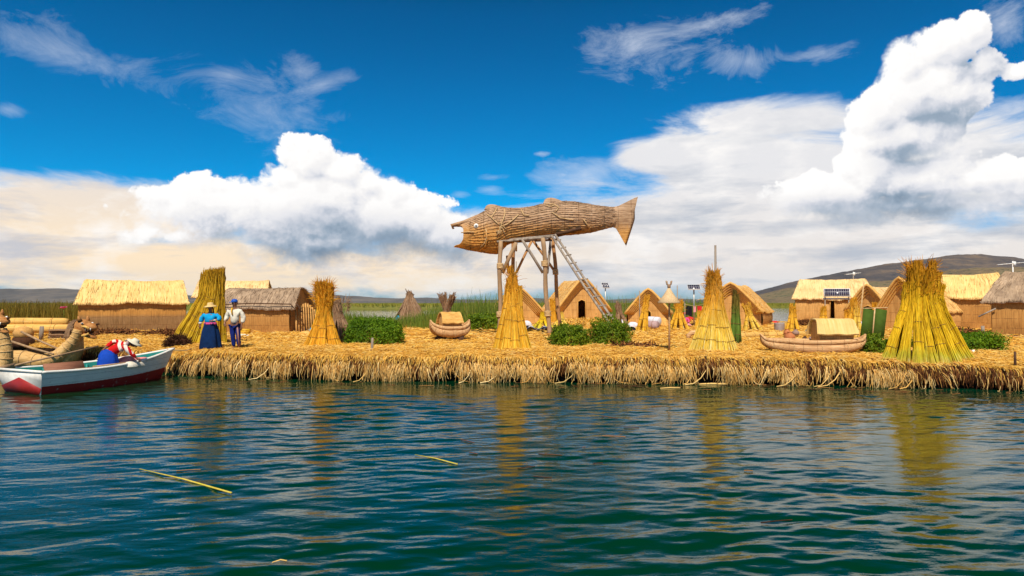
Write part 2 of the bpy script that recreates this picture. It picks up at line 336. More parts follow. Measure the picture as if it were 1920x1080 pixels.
# ------------------------------------------------------------------ mesh helpers
class MB:
    def __init__(s): s.V = []; s.Fq = []; s.n = 0; s.F = []
    def add(s, v, f):
        v = np.asarray(v, float).reshape(-1, 3)
        s.V.append(v)
        for q in f: s.F.append(tuple(i+s.n for i in q))
        s.n += len(v)
        return s
    def addq(s, v, f):      # numpy quads
        v = np.asarray(v, float).reshape(-1, 3); s.V.append(v); s.Fq.append(np.asarray(f)+s.n); s.n += len(v); return s
    def grid(s, P, close_u=False):
        """P: (a,b,3) -> quads"""
        P = np.asarray(P, float); a, b = P.shape[:2]
        i = np.arange(a if close_u else a-1)[:, None]; j = np.arange(b-1)[None, :]; i2 = (i+1) % a
        f = np.stack(np.broadcast_arrays(i*b+j, i2*b+j, i2*b+j+1, i*b+j+1), -1).reshape(-1, 4)
        return s.addq(P.reshape(-1, 3), f)
    def tube(s, path, rad, n=8, cap=True, sq=None):
        path = [Vector(p) for p in path]; K = len(path)
        rad = [rad]*K if np.isscalar(rad) else list(rad)
        if len(rad) != K: rad = list(np.interp(np.linspace(0,1,K), np.linspace(0,1,len(rad)), rad))
        T = [(path[min(i+1,K-1)]-path[max(i-1,0)]).normalized() for i in range(K)]
        up = Vector((0,0,1)) if abs(T[0].z) < .9 else Vector((0,1,0))
        a = T[0].cross(up).normalized(); vs = []
        for i in range(K):
            a = (a - T[i]*a.dot(T[i])).normalized(); b = T[i].cross(a)
            for k in range(n):
                th = 2*math.pi*k/n
                vs.append(path[i] + a*math.cos(th)*rad[i]*(sq[0] if sq else 1) + b*math.sin(th)*rad[i]*(sq[1] if sq else 1))
        fs = [(i*n+k, i*n+(k+1)%n, (i+1)*n+(k+1)%n, (i+1)*n+k) for i in range(K-1) for k in range(n)]
        if cap: fs += [tuple(range(n))[::-1], tuple((K-1)*n+k for k in range(n))]
        return s.add([tuple(v) for v in vs], fs)
    def box(s, c, size, rot=(0,0,0), bev=0):
        c = Vector(c); e = Euler(rot).to_matrix(); hx, hy, hz = [q/2 for q in size]
        vs = [c + e @ Vector((x*hx, y*hy, z*hz)) for x in (-1,1) for y in (-1,1) for z in (-1,1)]
        return s.add([tuple(v) for v in vs], [(0,1,3,2),(4,6,7,5),(0,4,5,1),(2,3,7,6),(0,2,6,4),(1,5,7,3)])
    def lathe(s, prof, n=20, c=(0,0,0), jit=0, sx=1, sy=1, ph=0):
        c = Vector(c); vs = []
        for (r, z) in prof:
            for k in range(n):
                th = 2*math.pi*k/n; rr = r*(1+jit*math.sin(th*5+ph)+jit*.6*math.sin(th*9+2+ph))
                vs.append((c.x+rr*math.cos(th)*sx, c.y+rr*math.sin(th)*sy, c.z+z))
        K = len(prof); fs = [(i*n+k, i*n+(k+1)%n, (i+1)*n+(k+1)%n, (i+1)*n+k) for i in range(K-1) for k in range(n)]
        fs += [tuple(range(n))[::-1], tuple((K-1)*n+k for k in range(n))]
        return s.add(vs, fs)
    def build(s, name, m, parent=None, smooth=True):
        me = bpy.data.meshes.new(name); V = np.concatenate(s.V) if s.V else np.zeros((0,3))
        me.vertices.add(len(V)); me.vertices.foreach_set('co', V.ravel())
        loops = []; starts = []; tot = 0
        if s.Fq:
            Q = np.concatenate(s.Fq); k = Q.shape[1]; loops.append(Q.ravel()); starts.append(np.arange(len(Q))*k); tot = Q.size
        if s.F:
            ln = np.array([len(f) for f in s.F]); loops.append(np.array([i for f in s.F for i in f]))
            starts.append(tot+np.concatenate([[0], np.cumsum(ln)[:-1]])); tot += ln.sum()
        L = np.concatenate(loops); St = np.concatenate(starts)
        me.loops.add(len(L)); me.loops.foreach_set('vertex_index', L.astype(np.int32))
        me.polygons.add(len(St)); me.polygons.foreach_set('loop_start', St.astype(np.int32))
        me.update(calc_edges=True); me.validate()
        if smooth: me.polygons.foreach_set('use_smooth', np.ones(len(me.polygons), bool))
        me.materials.append(MT[m] if isinstance(m, str) else m)
        o = bpy.data.objects.new(name, me); COL.objects.link(o)
        if parent: o.parent = parent
        return o
def tag(o, label=None, cat=None, group=None, kind=None):
    for k, v in (('label', label), ('category', cat), ('group', group), ('kind', kind)):
        if v: o[k] = v
    return o
def thing(name, label, cat, loc=(0,0,0), rz=0, group=None):
    o = bpy.data.objects.new(name, None); COL.objects.link(o); o.empty_display_size = .2
    o.location = loc; o.rotation_euler = (0, 0, rz); return tag(o, label, cat, group)
def strands(mb, P, r, sides=3):
    """P (N,K,3), r (N,K) or scalar: thin stalks"""
    P = np.asarray(P, float); N, K = P.shape[:2]
    r = np.broadcast_to(r, (N, K)) if np.ndim(r) < 2 else r
    T = np.empty_like(P); T[:, 1:-1] = P[:, 2:]-P[:, :-2] if K > 2 else 0
    T[:, 0] = P[:, 1]-P[:, 0]; T[:, -1] = P[:, -1]-P[:, -2]
    T /= np.linalg.norm(T, axis=-1, keepdims=True)+1e-9
    ref = rng.normal(size=(N, 1, 3)); a = np.cross(T, ref); a /= np.linalg.norm(a, axis=-1, keepdims=True)+1e-9
    b = np.cross(T, a)
    if sides == 2:
        V = np.stack([P+a*r[..., None], P-a*r[..., None]], 2)         # flat blade
        s = 2
    else:
        th = np.arange(sides)*2*np.pi/sides; s = sides
        V = P[:, :, None]+(a[:, :, None]*np.cos(th)[None, None, :, None]+b[:, :, None]*np.sin(th)[None, None, :, None])*r[..., None, None]
    base = (np.arange(N)*K*s)[:, None, None]; k = (np.arange(K-1)*s)[None, :, None]; c = np.arange(1 if s == 2 else s)[None, None, :]; c2 = (c+1) % s
    f = np.stack(np.broadcast_arrays(base+k+c, base+k+c2, base+k+s+c2, base+k+s+c), -1).reshape(-1, 4)
    mb.addq(V.reshape(-1, 3), f); return mb
def vn(x, y, s=1.0, seed=0):
    """cheap smooth noise, about -1..1"""
    x = np.asarray(x, float)*s; y = np.asarray(y, float)*s; r = np.random.default_rng(seed+5); out = 0
    for i in range(7):
        a = r.uniform(0, 6.28); f = 1.0*1.45**i; out = out+np.sin((x*np.cos(a)+y*np.sin(a))*f+r.uniform(0, 6.28))*(.8**i)
    return out/2.4

# ------------------------------------------------------------------ the island's outline and ground
FU = [-900,-300,0,120,200,280,330,450,600,800,1000,1200,1400,1600,1800,1920,2100,2700]
FY = [30,29,28,27,26,24,22.6,21.9,21.04,20.7,20.5,20.2,19.95,19.5,18.96,18.5,18,17]
BU = [-900,0,140,540,600,700,930,960,1300,1420,1440,1490,1510,1800,2700]
BY = [75,75,62,62,41,40,41,70,70,66,46,46,60,60,60]
def front(u):
    u = np.asarray(u, float); return np.interp(u, FU, FY)+.10*vn(u, u*0, .018, 91)+.06*vn(u, u*0, .07, 92)
def back(u): return np.interp(u, BU, BY)
def uof(X, Y): return np.asarray(X)/np.asarray(Y)*F+960
def gz(X, Y):
    u = uof(X, Y); d = np.asarray(Y)-front(u)
    z = .83-.10*np.exp(-np.maximum(d, 0)/.9)-.13*np.clip((u-1500)/400, 0, 1)*np.clip(1-(d-4)/10, 0, 1)
    z = z-(.05+.05*vn(u, u*0, .03, 93))*np.exp(-np.maximum(d, 0)/.35)
    z = z-.12*np.clip((380-u)/150, 0, 1)*np.clip(1-d/6, 0, 1)
    return z
def G(px, py, dz=0):
    lo, hi = 15.0, 90.0
    for _ in range(40):
        Y = (lo+hi)/2; p = Pt(px, py, Y)
        if p.z > gz(p.x, p.y)+dz: lo = Y
        else: hi = Y
    p = Pt(px, py, (lo+hi)/2); p.z = float(gz(p.x, p.y))+dz; return p
def GY(px, Y):
    X = (px-960)/F*Y; return Vector((X, Y, float(gz(X, Y))))
us = np.linspace(-500, 2400, 620); ts = np.linspace(0, 1, 150)**1.8
Fy = front(us); By = back(us)
Yg = Fy[:, None]+(By-Fy)[:, None]*ts[None]; Xg = (us[:, None]-960)/F*Yg
Zg = gz(Xg, Yg)+.035*vn(Xg, Yg, 2.2, 1)+.03*vn(Xg, Yg, 6, 2)
g = MB(); g.grid(np.stack([Xg, Yg, Zg], -1)); 
# the peat edge below the mat: undercut front and back skirts down into the water
Pf = np.stack([Xg[:, 0], Yg[:, 0], Zg[:, 0]], -1)
rows = [Pf]
for k, (dz_, dy_) in enumerate([(.12, -.03), (.30, .06), (.5, .18), (1.4, .25)]):
    q = Pf.copy(); q[:, 2] -= dz_; q[:, 1] += dy_+.07*vn(Pf[:, 0], Pf[:, 1]*0+k, 5, 3+k); rows.append(q)
go = g.build('ground', 'ground_straw'); tag(go, kind='structure', label='trodden yellow reed surface of the floating island', cat='ground')
e = MB(); e.grid(np.stack(rows, 1)[::-1]); Pb = np.stack([Xg[:, -1], Yg[:, -1], Zg[:, -1]], -1); Pb2 = Pb.copy(); Pb2[:, 2] -= 1.6
e.grid(np.stack([Pb, Pb2], 1)); eo = e.build('bank', 'peat'); tag(eo, kind='structure', label='dark peaty edge of the reed island above the water', cat='bank')

# loose straw lying on the island
def scatter_straw(n, ulo, uhi, dmin, dmax, L, r, lift=.03, tilt=.12, pw=1.6):
    u = rng.uniform(ulo, uhi, n); d = dmin+(dmax-dmin)*rng.random(n)**pw
    Y = front(u)+d; X = (u-960)/F*Y; Z = gz(X, Y)+.035*vn(X, Y, 2.2, 1)+.03*vn(X, Y, 6, 2)+rng.uniform(0, lift, n)
    a = rng.uniform(0, np.pi, n); l = rng.uniform(.4, 1, n)*L; tl = rng.normal(0, tilt, n)
    dv = np.stack([np.cos(a)*l, np.sin(a)*l, np.abs(tl)*l], -1)/2; c = np.stack([X, Y, Z], -1)
    bend = rng.normal(0, .06, (n, 3))*L; bend[:, 2] = np.abs(bend[:, 2])
    P = np.stack([c-dv*[1,1,-.2], c+bend, c+dv], 1)
    return P, rng.uniform(.6, 1.2, (n, 1))*r*np.array([[1, .9, .5]])
s = MB()
for a in [(34000,-100,2050,-.05,3.5,.30,.010,.06,.30,1.3), (34000,-200,2150,2,9,.34,.014,.06,.28,1.2), (26000,-300,2250,7,32,.5,.022,.08,.28,1.3)]:
    P, rr = scatter_straw(*a); strands(s, P, rr)
so = s.build('loose_straw', 'straw'); tag(so, 'loose cut straw strewn over the island floor', 'straw', kind='stuff')

# fringe of stalks hanging over the bank
def fringe(n, ulo, uhi, lmin, lmax, r, out, name, m, label, zoff=0, dens=None):
    u = rng.uniform(ulo, uhi, n)
    if dens is not None: u = u[rng.random(n) < dens(u)]; n = len(u)
    clump = vn(u, u*0, .05, 21)*.5+vn(u, u*0, .17, 22)*.5
    Y = front(u); X = (u-960)/F*Y; Z0 = gz(X, Y)+zoff+rng.uniform(-.06, .06, n)
    L = rng.uniform(lmin, lmax, n)*np.clip(1+.45*clump+.25*rng.normal(size=n), .3, 1.7)
    o = out*rng.uniform(.5, 1.5, n); sx = rng.normal(0, .24, n)*L+.30*vn(u, u*0, .11, 23)*L
    K = 6; t = np.linspace(0, 1, K)[None]
    x = X[:, None]+sx[:, None]*t**1.2+rng.normal(0, .016, (n, 1))*np.sin(t*6)
    y = (Y+rng.uniform(-.02, .35, n)*0+.12)[:, None]-(o[:, None]+.14)*np.sin(np.minimum(t*1.9, 1.57))-.03*t
    z = Z0[:, None]+.05*np.sin(t*3.1)*(1-t)-L[:, None]*t**1.55
    z = np.maximum(z, -.02+.03*rng.random((n, 1)))
    P = np.stack([x, y, z], -1)
    mb = strands(MB(), P, rng.uniform(.5, 1.45, (n, 1))*r*np.linspace(1, .45, K)[None])
    o = mb.build(name, m); tag(o, label, 'reeds', kind='stuff')
pale = lambda u: np.clip(.50+.9*vn(u, u*0, .06, 31)+.5*vn(u, u*0, .19, 32), .10, 1)*np.where(u > 1700, .10, 1)*.8
fringe(19000, 150, 2150, .10, .42, .011, .11, 'bank_reeds', 'fringe_brown', 'dark brown rotting reeds matted along the island edge')
fringe(17000, 200, 2150, .20, .56, .0125, .20, 'hanging_reeds', 'fringe_pale', 'pale dry reed stalks hanging over the island edge', -.10, pale)
fringe(9000, 150, 2150, .05, .24, .012, .13, 'edge_straw', 'straw', 'short golden straw ends along the top of the bank', .03, lambda u: np.where(u > 1690, .35, 1.0)*np.clip(.7+.6*vn(u, u*0, .03, 35), .25, 1))
# long stray stalks curving down to the waterline
P = []
for u in [455,600,700,890,950,1090,1120,1270,1300,1330,1460,1500,1560,1580,1700,1715,1390,1010,520,840]:
    Y = float(front(u)); X = (u-960)/F*Y; d = random.choice((-1,1))*random.uniform(.3,.9); L = random.uniform(.2,.5)
    pts = [(X, Y, .62), (X+d*.2, Y-.16, .45), (X+d*.5, Y-.26, .2), (X+d*.85, Y-.34, .05), (X+d*1.25, Y-.40, .015)]
    P.append(pts)
o = strands(MB(), P, .017).build('stray_stalks', 'fringe_pale'); tag(o, 'long bent stalks drooping from the bank to the waterline', 'reeds', kind='stuff')

# ------------------------------------------------------------------ water
us = np.linspace(-350, 2270, 1300); q = np.linspace(0, 1, 760)
Yr = 3.6*(29/3.6)**q
Yw = np.broadcast_to(Yr[None], (len(us), len(Yr))); Xw = (us[:, None]-960)/F*Yw
Zw = np.zeros_like(Xw); wr = np.random.default_rng(4)
env = np.clip(1+.55*vn(Xw, Yw, .45, 40)+.25*vn(Xw, Yw, .13, 41), .25, 2)
for i in range(64):
    lam = .15*(1.05/.15)**(wr.random()**1.15); k = 2*np.pi/lam
    a = np.pi/2+wr.normal(.14, .36); sl_ = .0118*(lam/.35)**-.02
    ph = wr.uniform(0, 6.28)
    Zw += sl_/k*np.sin(k*(Xw*np.cos(a)+Yw*np.sin(a))+ph+.9*vn(Xw, Yw, .5, 60+i % 5))
Zw *= env
wb = MB(); wb.grid(np.stack([Xw, Yw, Zw], -1))
m = bpy.data.materials.new('lake_water'); m.use_nodes = True; t = NT(m.node_tree); b = t.n['Principled BSDF']
b.inputs['Roughness'].default_value = .02; b.inputs['IOR'].default_value = 1.33
oc = t.new('ShaderNodeTexCoord').outputs['Object']
t.put(b.inputs['Base Color'], t.mix(t.mr(t.noise(oc, .25, 3), .35, .65), (.0001,.028,.009), (.0001,.028,.013)))
bn = t.new('ShaderNodeBump'); bn.inputs['Strength'].default_value = .35; bn.inputs['Distance'].default_value = .01
t.put(bn.inputs['Height'], t.noise(t.mapping(oc, sc=(1, 2.4, 1)), 7, 3, .55)); t.l.new(bn.outputs[0], b.inputs['Normal'])
MT['lake_water'] = m
wo_ = wb.build('water', 'lake_water'); tag(wo_, 'dark green rippled lake water', 'water', kind='structure')
wf_ = MB()
xs = np.array([-30000,-60,60,30000.]); 
def quad(mb, x0, x1, y0, y1, z=0): mb.add([(x0,y0,z),(x1,y0,z),(x1,y1,z),(x0,y1,z)], [(0,1,2,3)])
quad(wf_, -9500, 9500, 28.9, 9500, -.03); quad(wf_, -9500, 9500, -3000, 3.65, -.03)
uL, uR = (-350-960)/F, (2270-960)/F
wf_.add([(-9500,3.6,-.03),(uL*3.6,3.6,-.03),(uL*29,29,-.03),(-9500,29,-.03)], [(0,1,2,3)])
wf_.add([(uR*3.6,3.6,-.03),(9500,3.6,-.03),(9500,29,-.03),(uR*29,29,-.03)], [(0,1,2,3)])
lo_ = wf_.build('lake', 'lake_water', smooth=False); tag(lo_, 'open lake reaching to the far reed beds', 'lake', kind='structure')

# ------------------------------------------------------------------ hills
def hill(name, prof, Y, depth, m, label, rough=.06, seed=0, skew=0):
    us = np.linspace(prof[0][0], prof[-1][0], 420); ts = np.linspace(-1, 1, 90)
    top = np.interp(us, [p[0] for p in prof], [p[1] for p in prof])
    H = np.maximum(HOR-top+(1.3*vn(us, us*0, .05, seed+7)+.6*vn(us, us*0, .2, seed+8))*np.clip((HOR-top)/12, 0, 1), .5)/F*Y
    X = ((us-960)/F*Y)[:, None]+0*ts[None]; Yy = Y+depth*ts[None]+0*us[:, None]
    fall = np.cos(ts*np.pi/2)[None]**1.1
    n = vn(X, Yy, 9/Y*1.2, seed)*.5+vn(X, Yy, 40/Y*1.2, seed+1)*.25+vn(X, Yy, 150/Y, seed+2)*.10
    Z = H[:, None]*fall*(1+rough*7*n*(1-fall*.8)) - 1
    Z = Z+H[:, None]*rough*.4*n
    mb = MB(); mb.grid(np.stack([X, Yy, Z], -1)); o = mb.build(name, m); return tag(o, label, 'hill', kind='structure')
def hillmat(name, cols, sc, fields=0):
    m = bpy.data.materials.new(name); m.use_nodes = True; t = NT(m.node_tree); b = t.n['Principled BSDF']; b.inputs['Roughness'].default_value = .95
    oc = t.new('ShaderNodeTexCoord').outputs['Object']
    n = t.m('ADD', t.m('MULTIPLY', t.noise(t.mapping(oc, sc=(1,.5,2.5)), sc, 9, .72), .65), t.m('MULTIPLY', t.noise(t.mapping(oc, sc=(1,.4,5)), sc*5, 6, .7), .35))
    c = t.ramp(n, [(.36+.26*i/(len(cols)-1), x) for i, x in enumerate(cols)])
    bn = t.new('ShaderNodeBump'); bn.inputs['Strength'].default_value = .9; bn.inputs['Distance'].default_value = 22
    t.put(bn.inputs['Height'], t.noise(oc, sc*2.2, 9, .7)); t.l.new(bn.outputs[0], b.inputs['Normal'])
    if fields:
        tr = t.mr(t.noise(oc, sc*9, 2, .5), .58, .63)
        c = t.mix(t.m('MULTIPLY', tr, fields), c, (.03,.055,.02))
    t.put(b.inputs['Base Color'], c); MT[name] = m
hillmat('hill_cloud_shade', [(.022,.026,.040),(.05,.048,.055),(.10,.08,.07),(.20,.14,.09)], .0022)  # cloud shadow over the back hill is painted in as dark bluish tones
hillmat('hill_brown', [(.10,.075,.045),(.16,.115,.06),(.22,.16,.08),(.14,.13,.06)], .006, .75)
hillmat('hill_blue', [(.04,.045,.05),(.09,.085,.08),(.18,.15,.12)], .0012)
hill('hill', [(1330,566),(1420,552),(1500,526),(1560,514),(1640,500),(1700,490),(1760,482),(1800,478),(1830,480),(1900,485),(1980,489),(2100,496),(2300,520),(2500,560)], 3600, 900, 'hill_cloud_shade', 'broad hill painted dark blue with cloud shadow behind the right hand huts', .04, 3)
hill('hill', [(1380,566),(1430,556),(1490,541),(1530,531),(1600,528),(1700,524),(1760,513),(1800,505),(1850,500),(1900,499),(1960,503),(2060,510),(2300,545),(2400,566)], 2400, 600, 'hill_brown', 'brown lower slope dotted with trees across the water', .05, 13)
hill('hill', [(-300,556),(-150,550),(-40,548),(0,547),(30,541),(60,544),(78,547),(105,541),(125,543),(150,542),(250,545),(330,553),(420,556),(540,550),(562,547),(585,549),(640,553),(700,557),(740,559),(790,558),(850,560),(900,562),(960,560),(1000,557),(1030,561),(1100,562),(1170,560),(1270,560),(1300,561),(1400,564),(1500,566)], 7000, 1500, 'hill_blue', 'low far mountain range along the horizon', .04, 23)

# ------------------------------------------------------------------ marsh reeds
def blades(n, pos, h, hv, r, name, m, label, lean=.12, K=3, sides=2):
    X, Y, Z = pos; H = h*(1+rng.normal(0, hv, len(X))); t = np.linspace(0, 1, K)[None]
    lx = rng.normal(0, lean, len(X))*H; ly = rng.normal(0, lean, len(X))*H
    P = np.stack([X[:, None]+lx[:, None]*t**1.6, Y[:, None]+ly[:, None]*t**1.6, Z[:, None]+H[:, None]*t], -1)
    o = strands(MB(), P, rng.uniform(.6, 1.2, (len(X), 1))*r*np.linspace(1, .25, K)[None], sides).build(name, m)
    return tag(o, label, 'reeds', kind='stuff')
def upos(n, u0, u1, y0, y1, zz=None, pw=1):
    u = rng.uniform(u0, u1, n); Y = y0+(y1-y0)*rng.random(n)**pw; X = (u-960)/F*Y
    return X, Y, (gz(X, Y) if zz is None else np.full(n, zz))
X, Y, Z = upos(9000, 555, 945, 38.5, 52, .25); u = uof(X, Y)
hh = np.interp(u, [555,600,640,700,740,800,840,880,940], [2.0,1.5,1.3,1.0,.95,1.3,1.75,1.9,2.0])
blades(0, (X, Y, Z), hh*.93, .22, .028, 'marsh_reeds', 'marsh_blade', 'tall green totora reeds growing behind the shrub and fish tower')
blades(0, upos(9000, -250, 165, 50, 75, .4), 1.75, .10, .04, 'reed_bed', 'left_blade', 'olive brown reed bed left of the long yellow hut')
blades(0, upos(4000, 960, 1320, 62, 90, .2), 2.0, .16, .04, 'reed_bed', 'marsh_blade', 'green reed bed behind the middle huts')
def band(u0, u1, y0, y1, h, label, seed):
    us = np.linspace(u0, u1, 500); mb = MB(); Ys = np.linspace(y0, y1, 5)
    X = (us[:, None]-960)/F*Ys[None]; H = h*(.93+.05*vn(X, X*0+seed, .2, seed)+.03*rng.normal(size=X.shape))
    rows = [np.stack([X[:, 0], Ys[0]+0*us-.6, 0*us-.3], -1)]+[np.stack([X[:, k], Ys[k]+0*us, H[:, k]], -1) for k in range(5)]
    mb.grid(np.stack(rows, 1)[:, ::-1])
    n = 7000; x, y, z = upos(n, u0, u1, y0-1, y0+2, h*.55)
    t = np.linspace(0, 1, 2)[None]; H2 = h*.45*rng.uniform(.5, 1.15, n)
    strands(mb, np.stack([x[:, None]+rng.normal(0,.2,(n,1))*t, y[:, None]+0*t, z[:, None]+H2[:, None]*t], -1), .09*np.linspace(1,.4,2)[None]+np.zeros((n,1)), 2)
    tag(mb.build('reed_bed', 'far_blade'), label, 'reeds', kind='stuff')
band(-400, 1330, 235, 420, 1.9, 'distant olive reed band beyond the open water, left half', 3)
band(1330, 2500, 300, 500, 1.8, 'distant olive reed band below the right hill', 4)

# ------------------------------------------------------------------ reed huts
def wall(mb, a, b, top, door=None, n=24, bulge=.08, seed=0, lean=None):
    """upright mat wall from a to b (x,y); top(s) height; door = (s0, s1, h, arch) left open"""
    a = Vector((*a, 0)); b = Vector((*b, 0)); d = b-a; nrm = Vector((d.y, -d.x, 0)).normalized()
    ss = list(np.linspace(0, 1, n+1))
    if door: ss = sorted(set([x for x in ss if not door[0]-.005 < x < door[1]+.005]+[door[0], (door[0]+door[1])/2, door[1]]))
    lean_ = lean
    def lo(s_):
        if door and door[0] <= s_ <= door[1]:
            return door[2]+door[3]*(1-abs((s_-door[0])/(door[1]-door[0])*2-1))
        return -.15
    for i in range(len(ss)-1):
        s0, s1 = ss[i], ss[i+1]; ins = door and s0 >= door[0]-1e-6 and s1 <= door[1]+1e-6
        vs = []
        for s_ in (s0, s1):
            l0 = lo(s_) if ins else -.15
            for k in range(7):
                z = l0+(max(top(s_), l0+.05)-l0)*k/6
                off = bulge*math.sin(math.pi*min(1, max(0, z/max(.3, top(.5)))))+.012*math.sin(s_*23+z*3+seed)
                if lean_ and z > lean_[0]: off -= lean_[1]*(z-lean_[0])
                p = a+d*s_+nrm*off; vs.append((p.x, p.y, z))
        mb.add(vs, [(k, 7+k, 8+k, k+1) for k in range(6)])
def hut(label, px, py, L, Wd, he, hr, rz, hip=.3, ov=.22, gov=.3, wallm='wall_mat', roofm='thatch_yellow', Y=None, door_long=None, door_gab=None,
        barge=False, frames=0, seed=0, zb=0, bow=1.12, drop=.0, group='reed huts of the island'):
    """px,py: middle of the wall nearest the viewer; local x runs along the ridge"""
    g0 = GY(px, Y) if Y else G(px, py)
    root = thing('reed_hut', label, 'hut', (g0.x, g0.y, g0.z+zb), rz, group)
    c0 = Vector((0, Wd/2, 0)) if not door_gab and not barge else Vector((L/2, 0, 0))
    x0, x1, y0, y1 = c0.x-L/2, c0.x+L/2, c0.y-Wd/2, c0.y+Wd/2
    mb = MB(); wall(mb, (x0, y0), (x1, y0), lambda s_: he-.07, door_long, 26, .10, seed); mb.build('wall', wallm, root)
    mb = MB(); wall(mb, (x1, y1), (x0, y1), lambda s_: he-.07, None, 20, .10, seed+1); mb.build('wall', wallm, root)
    gt = lambda s_: he+(hr-he)*(1-max(abs(2*s_-1), .05)**bow)-.07
    gl = MB()
    LN = (he, max(0, hip-gov+.08)/(hr-he)); wall(gl, (x0, y1), (x0, y0), gt, door_gab, 18, .02, seed+2, LN)
    gl.build('gable_wall', wallm, root); gl = MB(); wall(gl, (x1, y0), (x1, y1), gt, None, 18, .02, seed+3, LN); gl.build('gable_wall', wallm, root)
    # roof
    ns, nt = 60, 26; s_ = np.linspace(-1, 1, ns)[:, None]; t_ = np.linspace(-1, 1, nt)[None]
    hl = (L/2+gov-hip)+hip*np.abs(t_)**1.0*1.0
    Wr = Wd/2+ov
    X = c0.x+s_*hl; Yy = c0.y+t_*Wr+0*s_
    slope = (hr-he)/(Wd/2)
    at_ = np.sqrt(t_**2+.005)-.07*(1-np.abs(t_))
    rise = hr-(hr-he)*(at_*Wr/(Wd/2))**bow
    Z = rise+.03*vn(X, Yy, 2.2, seed)+.075*(np.abs(t_)**4)*vn(X, Yy*0, 1.7, seed+4)-.07*(1-s_**2)*(1-np.abs(t_))+.02*vn(X, Yy, 7, seed+6)+drop*s_**8
    top = np.stack([X, Yy, Z], -1); bot = top.copy(); bot[..., 2] -= .07; bot[..., 0] = c0.x+(bot[..., 0]-c0.x)*.995
    r = MB(); r.grid(top); r.grid(bot[::-1])
    for A, B in ((top[0], bot[0]), (top[-1], bot[-1]), (top[:, 0], bot[:, 0]), (top[:, -1], bot[:, -1])): r.grid(np.stack([A, B], 1))
    ro = r.build('roof', roofm, root)
    # ragged stalk ends along the eaves and ridge
    n = int(170*L); sg = rng.choice([0, nt-1], n); si = rng.integers(0, ns, n); p = top[si, sg]+rng.normal(0, .02, (n, 3))
    dirv = np.where(sg[:, None] == 0, [[0,-.07,-.06]], [[0,.07,-.06]])*rng.uniform(.3, 1.4, (n, 1))+rng.normal(0, .012, (n, 3))
    fr = strands(MB(), np.stack([p-dirv*.8, p+dirv*.5], 1), .011)
    m_ = int(60*Wd); si = rng.choice([0, ns-1], m_); sg = rng.integers(0, nt, m_); p = top[si, sg]-[0,0,.03]; d2 = np.stack([np.where(si == 0, -1, 1)*rng.uniform(.02,.10,m_), rng.normal(0,.02,m_), rng.normal(-.02,.02,m_)], -1)
    strands(fr, np.stack([p-d2, p+d2*.6], 1), .011)
    n2 = int((230 if roofm == 'thatch_grey' else 150)*L); si = rng.integers(0, ns, n2); ti = rng.integers(2, nt-3, n2); p0 = top[si, ti]+rng.normal(0, .012, (n2, 3)); p1 = top[si, np.where(ti < nt//2, ti-2, ti+2)]+rng.normal(0, .03, (n2, 3))
    p0[:, 2] += .003; p1[:, 2] += .004; strands(fr, np.stack([p0, (p0+p1)/2+[0,0,.006], p1], 1), .008)
    fr.build('eave_fringe', roofm if roofm != 'thatch_orange' else 'barge', ro)
    if barge:
        for k in range(5):
            b_ = MB(); xx = c0.x-L/2-gov+.0+.09*k; wk = Wr+.06-.13*k
            pts = [(xx, c0.y+tt*wk, hr+.03-(hr-he)*((math.sqrt(tt*tt+.005)-.07*(1-abs(tt)))*wk/(Wd/2))**bow-.15*k) for tt in np.linspace(-1, 1, 15)]
            b_.tube(pts, [.088-.004*k]*15, 7); b_.build('barge_roll', 'barge', root)
    if door_gab or door_long:
        if door_gab:
            A = Vector((x0-.01, y1, 0)); Dv = Vector((0, y0-y1, 0)); s0, s1, hh, ar = door_gab
        else:
            A = Vector((x0, y0-.10, 0)); Dv = Vector((x1-x0, 0, 0)); s0, s1, hh, ar = door_long
        P = [A+Dv*s0, A+Dv*s0+Vector((0,0,hh)), A+Dv*(s0+s1)/2+Vector((0,0,hh+ar)), A+Dv*s1+Vector((0,0,hh)), A+Dv*s1]
        MB().tube(P, .035, 6).build('door_frame', 'barge', root)
    return root
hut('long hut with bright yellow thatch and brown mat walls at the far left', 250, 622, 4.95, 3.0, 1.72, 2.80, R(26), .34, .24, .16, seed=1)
hut('hut seen only as a pale ridge behind the tall leaning stook', 432, 0, 4.3, 3.2, 1.9, 3.0, R(12), .15, .2, .25, Y=46, roofm='thatch_pale', wallm='wall_mat_plain', seed=2, zb=.1)
h3 = hut('low brown hut with weathered grey thatch and open right gable, behind the man', 478, 625, 3.55, 2.7, 1.50, 2.32, R(-3), .25, .25, .34, roofm='thatch_grey', wallm='wall_mat_plain', seed=3, bow=1.55)
b_ = MB()   # leaning mats and dark opening roll at the right gable
b_.tube([(2.05,.0,1.50),(2.20,.02,1.35),(2.32,.03,1.05)], .05, 6); b_.tube([(-2.0,-.26,1.42),(0,-.28,1.50),(1.9,-.26,1.46),(2.12,-.2,1.2)], .03, 6); b_.build('eave_pole', 'wood_dark', h3)
b_ = MB(); 
for k in range(9): b_.tube([(1.95+.03*k, .3+.26*k, 1.15+.35*math.sin(k/8*3.14)), (2.12+.05*k, .0+.22*k, -.05)], .05, 6)
b_.build('leaning_bundles', 'wall_orange', h3)
gk = dict(wallm='wall_orange', roofm='thatch_orange', barge=True, ov=.12, gov=.40, hip=.0, bow=1.10)
hut('orange gabled hut half hidden behind the centre stook', 972, 0, 4, 3.5, .85, 2.55, R(97), Y=49, seed=5, **gk)
hut('orange gabled hut with tall black doorway right of the tower legs', 1092, 0, 4.4, 3.7, 1.05, 3.15, R(100), Y=48, door_gab=(.41,.56,1.55,.14), seed=6, zb=.05, **gk)
